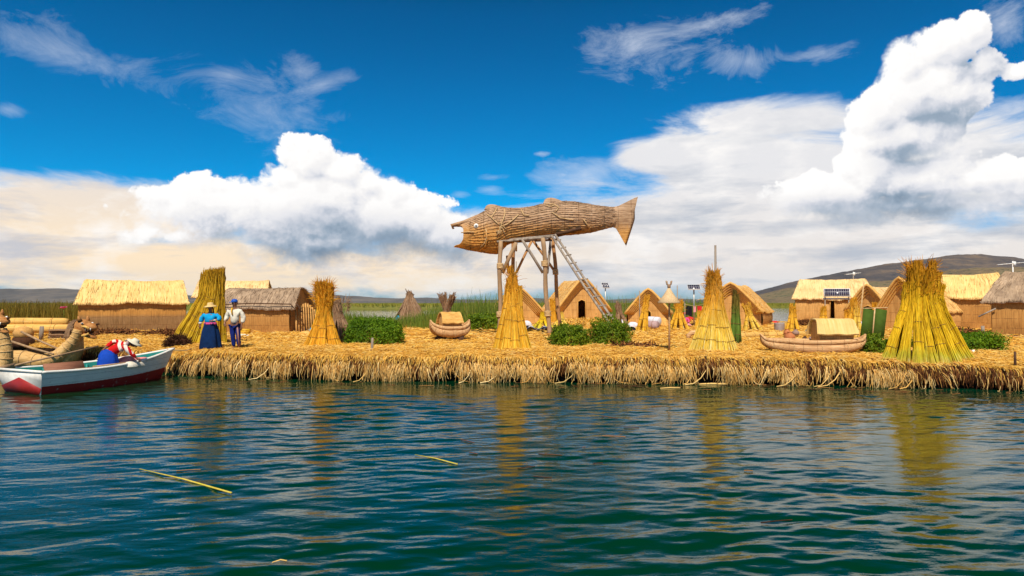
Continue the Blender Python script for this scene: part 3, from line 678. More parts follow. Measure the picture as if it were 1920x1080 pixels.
hut('small orange hut with pointed arch doorway left of the parasol', 1216, 0, 3.6, 2.75, .95, 2.40, R(76), Y=46, door_gab=(.36,.56,.85,.28), seed=7, **gk)
hut('orange hut with drooping roof behind the stook with a pole', 1372, 0, 4.6, 3.6, 1.05, 2.75, R(62), Y=44, seed=8, **gk)
h10 = hut('pale roofed hut with a solar panel over its doorway', 1562, 0, 4.75, 3.2, 1.95, 3.20, R(-23), .55, .22, .22, Y=46.5, roofm='thatch_pale', wallm='wall_orange', door_long=(.46,.52,1.75,.0), seed=9)
hut('small hut with steep pale roof and dark gable doorway beside the green boards', 1630, 0, 3.4, 2.3, 1.25, 2.55, R(38), Y=41, roofm='thatch_pale', wallm='wall_orange', barge=True, ov=.15, gov=.3, hip=0, door_gab=(.34,.58,1.25,.1), seed=10)
hut('orange hut side hidden behind the large yellow stook', 1692, 0, 3.2, 2.6, 1.2, 2.9, R(28), Y=38.5, roofm='thatch_orange', wallm='wall_orange', barge=True, ov=.15, gov=.3, hip=0, seed=11)
hut('long hut with bright yellow thatch and dark brown walls behind the large stook', 1795, 0, 4.6, 3.0, 2.02, 3.25, R(-31), .45, .25, .15, Y=39, wallm='wall_mat_plain', seed=12)
h14 = hut('grey roofed hut with brown mat wall cut by the right edge', 1950, 0, 3.5, 3.4, 1.80, 3.05, R(-36), .95, .25, .40, Y=30.2, roofm='thatch_grey', wallm='wall_mat_plain', seed=13)
b_ = MB(); b_.tube([(-2.25,-.35,.92),(-1.6,-.2,1.30)], .04, 6); b_.tube([(-2.1,-.15,.5),(-2.1,-.15,.0)], .07, 6); b_.tube([(-2.5,-.25,.05),(2.2,-.3,-.02)], .06, 6); b_.build('floor_pole', 'wood_grey', h14)

# ------------------------------------------------------------------ reed stooks
def bundle_paths(n, P0, P1, P2, r0, r1, r2, fan=1.0, K=8, jit=.02, tipv=.6):
    """n stalks from a disc round P0 through P1 to P2"""
    P0, P1, P2 = map(np.asarray, (P0, P1, P2)); t = np.linspace(0, 1, K)
    a = rng.uniform(0, 6.283, n); q = np.sqrt(rng.uniform(.25, 1, n)); off = np.stack([np.cos(a)*q, np.sin(a)*q, 0*a], -1)
    L1 = np.linalg.norm(P1-P0); L2 = np.linalg.norm(P2-P1); tm = L1/(L1+L2)
    cx = np.where((t < tm)[:, None], P0+(P1-P0)*(t/tm)[:, None], P1+(P2-P1)*((t-tm)/(1-tm+1e-6))[:, None])
    rad = np.interp(t, [0, .12*tm, tm, 1], [r0*fan, r0, r1, r2])
    P = cx[None]+off[:, None]*rad[None, :, None]
    P += rng.normal(0, jit, P.shape)*t[None, :, None]
    ln = 1-rng.uniform(0, tipv, n)*(rng.random(n) < .8)      # uneven tips
    P[:, -1] = P[:, -2]+(P[:, -1]-P[:, -2])*(ln*2-1)[:, None]
    return P
def stook(name, label, px, py, specs, m, Y=None, pole=None, r=.017, n=110, brush=0, group=None, brushm=None, jit=.02, tie='rope_dark'):
    g0 = GY(px, Y) if Y else G(px, py)
    if not Y: g0 = g0+Vector((g0.x/g0.y*.5, .5, 0)); g0.z = float(gz(g0.x, g0.y))-.01
    root = thing(name, label, 'reed stook', g0, 0, group)
    for (x0, y0, x1, y1, z1, x2, y2, z2, r0, r1, r2, *o) in specs:
        P0, P1, P2 = (x0, y0, -.04), (x1, y1, z1), (x2, y2, z2)
        mb = MB(); core = [Vector(P0), (Vector(P0)*.5+Vector(P1)*.5), Vector(P1), Vector(P1).lerp(Vector(P2), .75)]
        mb.tube(core, [r0*.9, (r0+r1)*.44, r1*.85, r2*.5], 12)
        strands(mb, bundle_paths(int(n*(o[1] if len(o) > 1 else 1)), P0, P1, P2, r0, r1, r2, jit=jit, fan=o[0] if o else 1.15), np.linspace(1.05, .7, 8)[None]*r*rng.uniform(.7, 1.25, (int(n*(o[1] if len(o) > 1 else 1)), 1)))
        bo = mb.build('bundle', m, root)
        tb = MB()
        for k, f in enumerate((.30, .62, .95)):
            f += random.uniform(-.07, .04)
            if random.random() < .18: continue
            c = Vector(P0).lerp(Vector(P1), f); rr = r0+(r1-r0)*f+.012
            ax = (Vector(P1)-Vector(P0)).normalized(); u = ax.cross(Vector((0,1,0))).normalized(); v = ax.cross(u)
            tb.tube([c+(u*math.cos(q_)+v*math.sin(q_))*rr for q_ in np.linspace(0, 6.283, 15)], .007, 5, cap=False)
        if tb.n: tb.build('binding', tie, bo)
    if brush:
        zt = max(s_[7] for s_ in specs); N = brush; a = rng.uniform(0, 6.28, N); z0 = rng.uniform(.62, .95, N)*zt
        r1 = np.mean([math.hypot(s_[5], s_[6])+s_[10] for s_ in specs])
        p = np.stack([np.cos(a)*r1*.7, np.sin(a)*r1*.7, z0], -1)
        d = np.stack([np.cos(a)*.42, np.sin(a)*.35, rng.uniform(.0, 1.6, N)], -1)+rng.normal(0, .20, (N, 3)); d /= np.linalg.norm(d, axis=1, keepdims=True)
        l = rng.uniform(.10, .46, (N, 1))**1.15*1.05*np.clip(zt/2.2, .5, 1.1)
        strands(MB(), np.stack([p, p+d*l*.6, p+d*l+[[0,0,-.03]]], 1), np.array([[.008,.007,.004]])+np.zeros((N, 1))).build('frayed_ends', brushm or m, root)
    if pole: 
        mb = MB(); mb.tube([pole[0], pole[1]], [.05, .035], 8); mb.build('pole', 'wood_grey', root)
    return root
def ring(n, rb, rn, zn, rt, zt, r0, r1, r2, sx=1, sy=.8, a0=0, fan=1.15, cx=0, den=1):
    out = []
    for k in range(n):
        a = a0+2*math.pi*k/n+random.uniform(-.1, .1); c, s_ = math.cos(a), math.sin(a); zz = zt*random.uniform(.9, 1.05)
        out.append((c*rb*sx, s_*rb*sy, c*rn*sx+cx, s_*rn*sy, zn, c*rt*sx+cx*1.2, s_*rt*sy, zz, r0*random.uniform(.85,1.15), r1, r2, fan, den))
    return out
GS = 'reed stooks standing along the island edge'
# big yellow stook, right: wide flared skirt of separate bundles
sp = []
for k, (b0, b1, b2, y0_, zt_) in enumerate([(-1.14,-.50,-.46,-.20,2.25),(-.82,-.34,-.34,-.48,2.60),(-.44,-.22,-.30,-.60,2.86),(-.10,-.10,-.06,-.64,2.55),(.30,.08,.05,-.62,2.62),(.66,.22,.24,-.50,2.88),(1.04,.36,.42,-.34,2.55),(1.34,.50,.60,-.10,2.20),(1.0,.36,.30,.3,2.7),(-.7,-.3,-.2,.3,2.75),(.2,.0,.05,.4,2.9)]):
    sp.append((b0, y0_, b1, y0_*.30, 1.62+.12*(k % 3), b2, y0_*.42, zt_, .135, .076, .085, 1.45, 1.25))
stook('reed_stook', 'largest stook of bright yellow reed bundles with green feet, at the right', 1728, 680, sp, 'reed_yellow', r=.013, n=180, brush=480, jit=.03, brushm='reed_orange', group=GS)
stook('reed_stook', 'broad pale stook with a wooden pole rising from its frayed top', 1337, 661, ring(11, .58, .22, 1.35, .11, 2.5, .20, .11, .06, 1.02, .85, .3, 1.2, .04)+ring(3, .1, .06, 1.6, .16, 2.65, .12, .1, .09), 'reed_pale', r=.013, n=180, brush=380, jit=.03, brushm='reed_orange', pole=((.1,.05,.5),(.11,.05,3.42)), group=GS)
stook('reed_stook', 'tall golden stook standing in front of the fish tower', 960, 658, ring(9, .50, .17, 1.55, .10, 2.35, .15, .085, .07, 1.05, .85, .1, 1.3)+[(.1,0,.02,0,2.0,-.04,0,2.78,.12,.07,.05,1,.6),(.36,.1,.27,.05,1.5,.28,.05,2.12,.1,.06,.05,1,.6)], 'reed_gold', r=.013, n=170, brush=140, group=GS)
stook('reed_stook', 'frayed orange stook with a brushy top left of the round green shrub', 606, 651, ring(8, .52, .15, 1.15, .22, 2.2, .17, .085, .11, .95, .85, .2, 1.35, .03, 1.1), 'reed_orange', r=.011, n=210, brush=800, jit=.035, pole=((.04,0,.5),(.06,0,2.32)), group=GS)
# tall leaning stook behind the couple
sp = []
for k, (b0, y0_, t1, t2, z2) in enumerate([(-1.05,-.15,.0,.05,2.65),(-.85,.15,.12,.12,2.75),(-.62,-.35,.2,.16,2.7),(-.30,-.4,.30,.28,2.72),(.1,-.38,.42,.42,2.8),(.48,-.2,.52,.56,2.7),(.62,.1,.60,.64,2.85),(.1,.4,.4,.4,2.8),(-.5,.4,.25,.25,2.7)]):
    sp.append((b0, y0_, t1, y0_*.4, 1.8, t2, y0_*.35, z2, .19, .14, .13, 1.15, 1.1))
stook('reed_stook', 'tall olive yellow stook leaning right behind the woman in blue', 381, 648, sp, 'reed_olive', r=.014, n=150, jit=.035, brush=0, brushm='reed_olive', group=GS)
GM = 'small reed sheaves in front of the huts'
def small(label, px, Y, h, rb, m='reed_gold', n=5, top=.10, sx=1, lean=0, rt=None, group=GM, br=60, name='reed_sheaf'):
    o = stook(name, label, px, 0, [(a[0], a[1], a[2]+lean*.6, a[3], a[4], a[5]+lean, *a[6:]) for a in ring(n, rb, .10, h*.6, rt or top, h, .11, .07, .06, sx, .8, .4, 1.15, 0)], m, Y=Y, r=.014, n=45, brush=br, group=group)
    o['category'] = 'reed sheaf'; return o
small('slim golden sheaf left of the pale roofed hut', 1486, 33.5, 1.45, .34)
small('small golden sheaf left of the doorway under the solar panel', 1544, 40, 1.35, .34)
small('golden sheaf right of the doorway under the solar panel', 1600, 36, 1.75, .42, n=6)
small('narrow sheaf with a pole beside the small hut doorway', 1606, 34, 1.5, .22, 'reed_pale', 4)
small('tall sheaf right of the dark gable doorway', 1640, 40, 1.5, .2, 'reed_orange', 4)
small('leaning sheaf left of the arched hut doorway', 1203, 36, 1.95, .25, 'reed_gold', 4, lean=.3)
small('sheaf with spiky top behind the pale parasol', 1272, 38, 1.75, .55, 'reed_gold', 7, .22, br=120)
small('orange sheaf standing between the rear tower legs', 1037, 43, 1.75, .22, 'reed_orange', 5, .16)
small('dry spiky sheaf right of the ladder', 1166, 41, 1.55, .50, 'reed_brown', 5, .14, lean=-.25, br=40)
small('short sheaf by the clothesline', 1312, 40, 1.1, .3, 'reed_gold', 4)
small('golden sheaf under the drooping eave right of the pole stook', 1412, 37, 1.5, .5, 'reed_pale', 6, .2, lean=-.4)
small('brown spread sheaf behind the small cabin boat', 838, 35.0, 2.0, .36, 'reed_brown', 9, .44, br=40)
small('worn grey brown sheaf leaning behind the frayed orange stook', 642, 26.0, 1.75, .55, 'reed_brown', 7, .16, lean=-.25, br=120)
small('pale sheaf fallen against the small hut', 1588, 38.5, 1.1, .3, 'reed_orange', 4)
o = small('narrow green footed reed bundle tied to a mast beside the pole stook', 1379, 25.4, 2.05, .13, 'reed_green', 4, .05, name='reed_bundle', group=None, br=20)
# brush pile by the big stook
# yellow cone stooks at the craft stalls
small('wide yellow cone of reeds behind the craft cloth, left of the front tower leg', 1018, 38, 1.0, .75, 'reed_yellow', 8, .06, group='reed cones over the craft stalls', br=0)
small('wide yellow cone of reeds behind the craft cloth, right of the front tower leg', 1052, 38.5, 1.0, .55, 'reed_pale', 7, .06, group='reed cones over the craft stalls', br=0)

# ------------------------------------------------------------------ fish watchtower
FYd = 31.6; k_ = FYd/F
fc = Pt(1010, 425, FYd); base = GY(1000, FYd)
fish = thing('fish_sculpture', 'giant woven reed fish with open mouth on top of the wooden tower', 'fish sculpture', (fc.x, fc.y, fc.z))
def fl(px, py): p = Pt(px, py, FYd); return (p.x-fc.x, p.z-fc.z)
prof = [(858,421,463),(868,415,466),(884,408,470),(900,401,472.5),(918,392,475),(932,387,476),(942,389,468),(952,391,457),(975,391,452),(1000,387,447),(1022,382,443),(1040,379,441),(1062,378,440),(1085,380,438.5),(1110,384,435),(1130,387,430),(1148,389,425),(1158,390,422)]
NA = 44; rings = []
for i, (x, a, b) in enumerate(prof):
    (xx, z1), (_, z0) = fl(x, a), fl(x, b); c = (z0+z1)/2; h = (z1-z0)/2
    wdt = h*np.interp(x, [858,900,1100,1158], [.62,.72,.68,.35])
    th = np.arange(NA)/NA*2*np.pi; zz = c+h*np.sin(th); yy = wdt*np.cos(th)
    xo = xx+0*th
    if i < 4:     # mouth opening: lips reach forward, cheeks cut back
        s_ = np.sin(th); cut = np.where(s_ > 0, (1-np.clip(s_, 0, 1)**4.0), (1-np.clip(-s_, 0, 1)**3.2)); fwd = [0, .25, .55, .85][i]
        full = np.array([fl(869, 0)[0]]*NA)
        lip = np.where(s_ > 0, fl(848, 0)[0], fl(852, 0)[0])
        start = lip*(1-cut)+(full+.04)*cut; xo = start+(fl(900, 0)[0]+.0-start)*(fwd if i else 0)*1.0
        xo = start if i == 0 else start+(fl(918, 0)[0]-start)*[0, .2, .45, .7][i]
        hh = (xo-lip.min())
        # follow the outline at the real x
        pxs = (xo+fc.x)/k_+960
        at = np.interp(pxs, [q[0] for q in prof], [q[1] for q in prof]); ab = np.interp(pxs, [q[0] for q in prof], [q[2] for q in prof])
        zt_ = np.array([fl(900, y)[1] for y in at]); zb_ = np.array([fl(900, y)[1] for y in ab])
        zz = (zt_+zb_)/2+(zt_-zb_)/2*np.sin(th); yy = (zt_-zb_)/2*.68*np.cos(th)
    zz = zz+.015*np.sin(th*9+i)
    rings.append(np.stack([xo, yy, zz], -1))
Rg = np.array(rings)
# resample along the body for a smoothly curved surface
ti = np.linspace(0, len(Rg)-1, 90); i0 = np.clip(ti.astype(int), 0, len(Rg)-2); fr_ = (ti-i0)[:, None, None]
Rs = Rg[i0]*(1-fr_)+Rg[i0+1]*fr_
inn = Rs.copy(); cm = Rs.mean(1, keepdims=True); inn[..., 1] = (inn[..., 1])*.93; inn[..., 2] = cm[..., 2]+(inn[..., 2]-cm[..., 2])*.95
fb = MB(); fb.grid(np.transpose(Rs, (1, 0, 2)), True); fb.grid(np.transpose(inn, (1, 0, 2))[::-1], True); fb.grid(np.stack([Rs[0], inn[0]], 1), True)
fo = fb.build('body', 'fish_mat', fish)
n_ = 4200; q0 = rng.integers(4, 80, n_); q1 = rng.integers(0, NA, n_); ln = rng.integers(4, 10, n_); PS = []
cB = Rs.mean(1)
for a_, b_, c_ in zip(q0, q1, ln):
    ids = np.clip(np.linspace(a_, a_+c_, 4).astype(int), 0, 89); pp = Rs[ids, b_]; off = (pp-cB[ids]); off[:, 0] = 0; off /= np.linalg.norm(off, axis=1, keepdims=True)+1e-6
    PS.append(pp+off*np.array([[-.01],[.004],[.006],[rng.uniform(-.01, .035)]])+rng.normal(0, .007, (4, 3)))
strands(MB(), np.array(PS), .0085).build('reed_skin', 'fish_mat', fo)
# upper lip curl and fins
mb = MB(); a = fl(846, 423)
for k in range(-4, 5):
    y = k*.055; mb.tube([(fl(900,402)[0]-.05, y, fl(900,403)[1]+.0-abs(k)*.012), (fl(875,413)[0], y, fl(875,414)[1]-abs(k)*.012), (fl(858,420)[0], y*.9, fl(858,421)[1]), (a[0]+.02, y*.8, a[1]), (a[0]+.10, y*.8, a[1]-.13)], [.05,.08,.085,.065,.05], 7)
mb.build('upper_lip', 'fish_mat', fish)
def fin(px0, px1, pyt, pyb, wy, nm):
    mb = MB(); 
    xs = np.linspace(px0, px1, 14); P = []
    for q in range(9):
        v = q/8*math.pi; row = []
        for x in xs:
            s_ = (x-px0)/(px1-px0); hgt = math.sin(s_**.6*math.pi)**.8 if 0 < s_ < 1 else 0
            X_, Z0 = fl(x, pyb); _, Z1 = fl(x, pyt); row.append((X_, math.cos(v)*wy, Z0+(Z1-Z0)*hgt*math.sin(v)))
        P.append(row)
    mb.grid(np.array(P)); mb.build(nm, 'fish_mat', fish)
fin(908, 950, 383, 393, .12, 'dorsal_fin'); fin(1018, 1062, 370.5, 382, .14, 'dorsal_fin')
# tail fan
out = [(1146,389,425),(1160,386,428),(1172,380,441),(1184,374,455),(1190,371,461)]
mb = MB(); P = []
N = 17
for j in range(N):
    v = j/(N-1); row = []
    for (x, a, b) in out+[(None, 369, 464)]:
        if x is None: x = np.interp(v, [0, .45, 1], [1196, 1186, 1173]); a_, b_ = 369, 464
        else: x = x-(x-1146)*.30*max(0, v-.45)/.55*1.2; a_, b_ = a, b
        X_, Z_ = fl(x, a_+(b_-a_)*v+(0 if a_ > 375 else 0)); row.append((X_, Z_))
    P.append(row)
P = np.array(P); th = np.linspace(.16, .03, P.shape[1])[None]*np.sin(np.linspace(.15, math.pi-.15, N))[:, None]
A = np.stack([P[..., 0], -th, P[..., 1]], -1); B = np.stack([P[..., 0], th, P[..., 1]], -1)
mb.grid(A); mb.grid(B[::-1]); 
for s_ in ((A[0], B[0]), (A[-1], B[-1]), (A[:, -1], B[:, -1]), (A[:, 0], B[:, 0])): mb.grid(np.stack(s_, 1))
mb.build('tail_fin', 'fish_mat', fish)
for sd in (-1, 1):
    ex, ez = fl(894, 426); yy = sd*.54
    mb = MB(); mb.lathe([(0,-.05),(.10,-.05),(.115,.0),(.09,.05),(.0,.06)], 18); 
    eo = mb.build('eye', 'eye_white', fish); eo.location = (ex, yy, ez); eo.rotation_euler = (R(90)*(1 if sd < 0 else -1), 0, 0)
    MB().lathe([(0,.05),(.035,.05),(.035,.075),(0,.08)], 10).build('pupil', 'dark', eo)
def side(px, py):
    x, z = fl(px, py); a = np.interp(px, [q[0] for q in prof], [q[1] for q in prof]); b = np.interp(px, [q[0] for q in prof], [q[2] for q in prof])
    h = (b-a)/2*k_; c = (a+b)/2; f = max(-1, min(1, (c-py)/((b-a)/2))); wd = h*np.interp(px, [858,900,1100,1158], [.62,.72,.68,.35])
    return (x, -wd*math.sqrt(max(0, 1-f*f))-.05, z)
ropes = [[(932,392),(928,402),(922,411),(931,420),(940,428)],[(946,393),(947,403),(945,412),(940,424),(944,436),(951,450)],[(914,405),(922,411)],[(938,428),(938,440)],
         [(940,428),(950,424),(962,415),(972,405)],[(976,392),(979,400),(982,406),(992,407)],[(1022,383),(1038,385),(1046,391),(1042,398),(1034,401),(1048,411),(1064,414),(1074,415)],
         [(1092,414),(1099,423),(1104,431)],[(912,432),(914,445),(910,458),(902,465)],[(866,438),(880,437),(890,438)],[(1022,387),(1030,390),(1038,388)]]
mb = MB()
for rp in ropes: mb.tube([side(*q) for q in rp], .026, 5)
for k in range(14):
    q = (940+random.uniform(-6,6), 430+random.uniform(-8,10)); q2 = (q[0]+random.uniform(-8,8), q[1]+random.uniform(-7,9)); mb.tube([side(*q), side((q[0]+q2[0])/2, (q[1]+q2[1])/2), side(*q2)], .02, 5)
mb.build('rope', 'rope', fish)
mb = MB(); mb.tube([side(912,437), side(915,450), side(911,463), side(900,470)], .035, 6); mb.build('gill_cover', 'fish_mat', fish)
# dark hatch box under the belly
mb = MB(); hx, hz = fl(1064, 433); 
for k in range(7): mb.tube([(hx-.55,-.42+.14*k,hz-.20),(hx+.6,-.42+.14*k,hz+.08)], .08, 7)
mb.build('belly_hatch', 'wood_dark', fish)

tower = thing('watch_tower', 'wooden tower of wrapped poles and braces carrying the reed fish', 'tower', tuple(base))
def tl(px, py, dY=0): p = Pt(px, py, FYd+dY); return Vector((p.x-base.x, p.y-base.y, p.z-base.z))
zt = tl(960, 458).z
def foot(px, dY): q = tl(px, 600, dY); q.z = -.05; return q
pf, pb = -.75, 1.9
for nm, a, b, m_, r_ in [('leg', foot(937,pf), tl(938,452,pf), 'wood_tan', .10), ('leg', foot(1030,pf), tl(1018,446,pf), 'wood_tan', .10),
                       ('leg', foot(966,pb), tl(961,452,pb), 'wood_orange', .09), ('leg', foot(1051,pb), tl(1036,444,pb), 'wood_orange', .09)]:
    pts = [a.lerp(b, f)+Vector((.03*math.sin(f*9+a.x), 0, 0)) for f in np.linspace(0, 1, 14)]
    lo_ = MB().tube(pts, [r_*(1+.06*math.sin(i*2.2)) for i in range(14)], 10).build(nm, m_, tower)
    wr_ = MB()
    for f in ([.22, .72] if m_ == 'wood_tan' else [.62]):
        for dk in range(4):
            c = a.lerp(b, f+dk*.014); wr_.tube([c+Vector((math.cos(q)*(r_+.03), math.sin(q)*(r_+.03), .01*math.sin(q*3))) for q in np.linspace(0, 6.283, 13)], .035, 5, cap=False)
    wr_.build('rope_wrap', 'rope', lo_)
def brace(a, b, m_='wood_tan', r_=.065): MB().tube([a, a.lerp(b, .5)+Vector((0,0,.02)), b], r_, 7).build('brace', m_, tower)
brace(tl(942,512,pf), tl(968,455,pf), 'wood_tan', .09); brace(tl(1018,512,pf), tl(978,448,pf), 'wood_grey'); brace(tl(1026,512,pf), tl(1033,450,pf+.8), 'wood_grey')
brace(tl(968,512,pb), tl(997,452,pb), 'wood_orange'); brace(tl(1038,506,pb), tl(1000,452,pb), 'wood_orange'); brace(tl(951,480,pf+.5), tl(953,512,pf+1), 'wood_orange')
brace(tl(968,470,pb), tl(968,454,pf), 'wood_tan', .05)
mb = MB(); mb.tube([tl(932,453.5,pf), tl(1035,444,pf)], .06, 7); mb.build('beam', 'wood_grey', tower)
mb = MB(); mb.tube([tl(930,455,pb), tl(1046,449,pb)], .06, 7); mb.build('beam', 'wood_dark', tower)
for px in (945, 975, 1005, 1030):
    MB().tube([tl(px,453-(px-945)*.07,pf-.15), tl(px,454-(px-945)*.06,pb+.15)], .05, 6).build('cross_beam', 'wood_dark', tower)
for j in range(6): 
    MB().tube([tl(955+j*.1,449,pf+.2+.4*j), tl(1040+j*.1,441,pf+.2+.4*j)], .045, 6).build('deck_pole', 'wood_grey', tower)
# ladder
lt = thing('ladder', 'grey wooden ladder leaning up to the fish platform', 'ladder', tuple(GY(1179, 24.9)))
L0 = lt.location; ta, tb_ = Pt(1034, 442, 30.6)-L0, Pt(1041, 440, 30.6)-L0; ba, bb = Pt(1172, 649, 24.9)-L0, Pt(1184, 649, 24.9)-L0
ba.z = bb.z = -.03
for a, b in ((ta, ba), (tb_, bb)): MB().tube([a, a.lerp(b, .5)+Vector((0,0,-.06)), b], .052, 7).build('rail', 'wood_grey', lt)
for k in range(12):
    f = .06+.078*k; a = ta.lerp(ba, f); b = tb_.lerp(bb, f); d = (b-a).normalized()*.10
    MB().tube([a-d*.4, b+d], .034, 6).build('rung', 'wood_grey', lt)

# ------------------------------------------------------------------ shrubs
def shrub(label, c, rx, ry, rzv, n, m='shrub_leaf', leaf=.05, seed=0, name='shrub', group=None, flat=.35, lumps=1.0):
    root = thing(name, label, 'shrub', tuple(c), 0, group)
    r_ = np.random.default_rng(seed)
    u = r_.normal(size=(n, 3)); u /= np.linalg.norm(u, axis=1, keepdims=True); u[:, 2] = np.abs(u[:, 2])*1.1-.15
    rad = (.50+.50*r_.random(n)**.5+.10*(r_.random(n) < .06))*(1+.20*lumps*vn(u[:, 0]*3+seed, u[:, 1]*3+u[:, 2]*2, 1.6, seed)+.12*lumps*vn(u[:, 0]*3, u[:, 2]*3, 4, seed+1))
    uu = np.sign(u)*np.abs(u)**.72
    p = uu*rad[:, None]*[rx, ry, rzv]+[0, 0, rzv*.12]
    p[:, 2] = np.maximum(p[:, 2], .01+.04*r_.random(n))
    nn = u+r_.normal(0, .7, (n, 3)); nn /= np.linalg.norm(nn, axis=1, keepdims=True)
    a = np.cross(nn, r_.normal(size=(n, 3))); a /= np.linalg.norm(a, axis=1, keepdims=True); b = np.cross(nn, a)
    l = leaf*r_.uniform(.6, 1.3, (n, 1)); V = np.stack([p-a*l, p+b*l*.42+nn*l*.15, p+a*l, p-b*l*.42+nn*l*.15], 1)
    mb = MB(); mb.addq(V.reshape(-1, 3), np.arange(n*4).reshape(-1, 4)); mb.build('foliage', m, root, smooth=False)
    ns = 40; q = r_.uniform(-1, 1, (ns, 2)); P = np.stack([np.stack([q[:, 0]*rx*.3, q[:, 1]*ry*.3, 0*q[:, 0]], -1), np.stack([q[:, 0]*rx*.75, q[:, 1]*ry*.75, rzv*.8*(1-.4*(q**2).sum(1))], -1)], 1)
    strands(MB(), P, .012).build('stem', 'rope_dark', root)
    ks = 90; k_ = r_.integers(0, n, ks); b0 = p[k_]; dr = u[k_]*[.5,.5,1]+[0,0,.5]; sp_l = []; 
    for f in range(7): sp_l.append(b0+dr*(.04+.022*f)+r_.normal(0, .012, (ks, 3)))
    sp_l = np.concatenate(sp_l); nn = r_.normal(size=sp_l.shape); nn /= np.linalg.norm(nn, axis=1, keepdims=True); a = np.cross(nn, r_.normal(size=sp_l.shape)); a /= np.linalg.norm(a, axis=1, keepdims=True); b = np.cross(nn, a); l = leaf*.7*r_.uniform(.5, 1.2, (len(sp_l), 1))
    mb = MB(); mb.addq(np.stack([sp_l-a*l, sp_l+b*l*.4, sp_l+a*l, sp_l-b*l*.4], 1).reshape(-1, 3), np.arange(len(sp_l)*4).reshape(-1, 4)); mb.build('sprigs', m, root, smooth=False); return root
GB = 'green shrubs on the reed island'
shrub('dense round dark green shrub right of the frayed orange stook', G(692,649)+Vector((0,.75,-.03)), 1.12, .85, .98, 15000, seed=1, group=GB, leaf=.042, lumps=.5)
shrub('low green shrub at the foot of the fish tower, left of its pair', G(1070,652)+Vector((0,.55,-.03)), .70, .6, .72, 7500, 'shrub_leaf_mixed', seed=2, group=GB, leaf=.045)
shrub('taller green shrub in front of the ladder foot', G(1147,650)+Vector((0,.35,-.03)), .72, .55, .92, 7500, 'shrub_leaf_mixed', seed=3, group=GB, leaf=.045)
shrub('long low shrub before the grey roofed hut at the right', G(1828,661)+Vector((.1,.9,-.03)), 1.45, .9, .62, 13000, seed=4, group=GB, leaf=.045)
shrub('small shrub between the model boat and the large yellow stook', G(1652,666)+Vector((0,.4,-.03)), .42, .4, .55, 3500, 'shrub_leaf_mixed', seed=5, group=GB, leaf=.04)
shrub('pale green bush among the marsh reeds behind the tower', Vector((-1.6, 38, .7)), 1.0, .8, .95, 4500, 'shrub_leaf_mixed', seed=6, group=GB, leaf=.07)

# ------------------------------------------------------------------ reed boats
def roll(mb, pts, r, n=12, sub=24, sq=None, ties=None):
    """smooth tapered roll through control points"""
    P = np.array([tuple(p) for p in pts], float); K = len(P); t = np.linspace(0, K-1, sub); out = []
    for x in t:
        i = min(int(x), K-2); f = x-i; p0, p1, p2, p3 = P[max(i-1, 0)], P[i], P[i+1], P[min(i+2, K-1)]
        out.append(.5*((2*p1)+(-p0+p2)*f+(2*p0-5*p1+4*p2-p3)*f*f+(-p0+3*p1-3*p2+p3)*f**3))
    rr = np.interp(t, np.linspace(0, K-1, len(r)), r)
    if ties:
        par, step = ties
        for i in range(step, len(out)-2, step):
            c = Vector(out[i]); ax = (Vector(out[i+1])-Vector(out[i-1])).normalized(); u = ax.cross(Vector((0,.3,1))).normalized(); v = ax.cross(u)
            MB().tube([c+(u*math.cos(q_)+v*math.sin(q_))*(rr[i]*1.03+.004) for q_ in np.linspace(0, 6.283, 17)], .012, 5, cap=False).build('binding', 'rope', par)
    return mb.tube([Vector(o) for o in out], list(rr), n, sq=sq)
def hoop(n, w, h, y, z0=0, pw=2.6):
    a = np.linspace(0, np.pi, n); return [(math.copysign(abs(math.cos(x))**(2/pw), math.cos(x))*w, y, z0+abs(math.sin(x))**(2/pw)*h) for x in a]
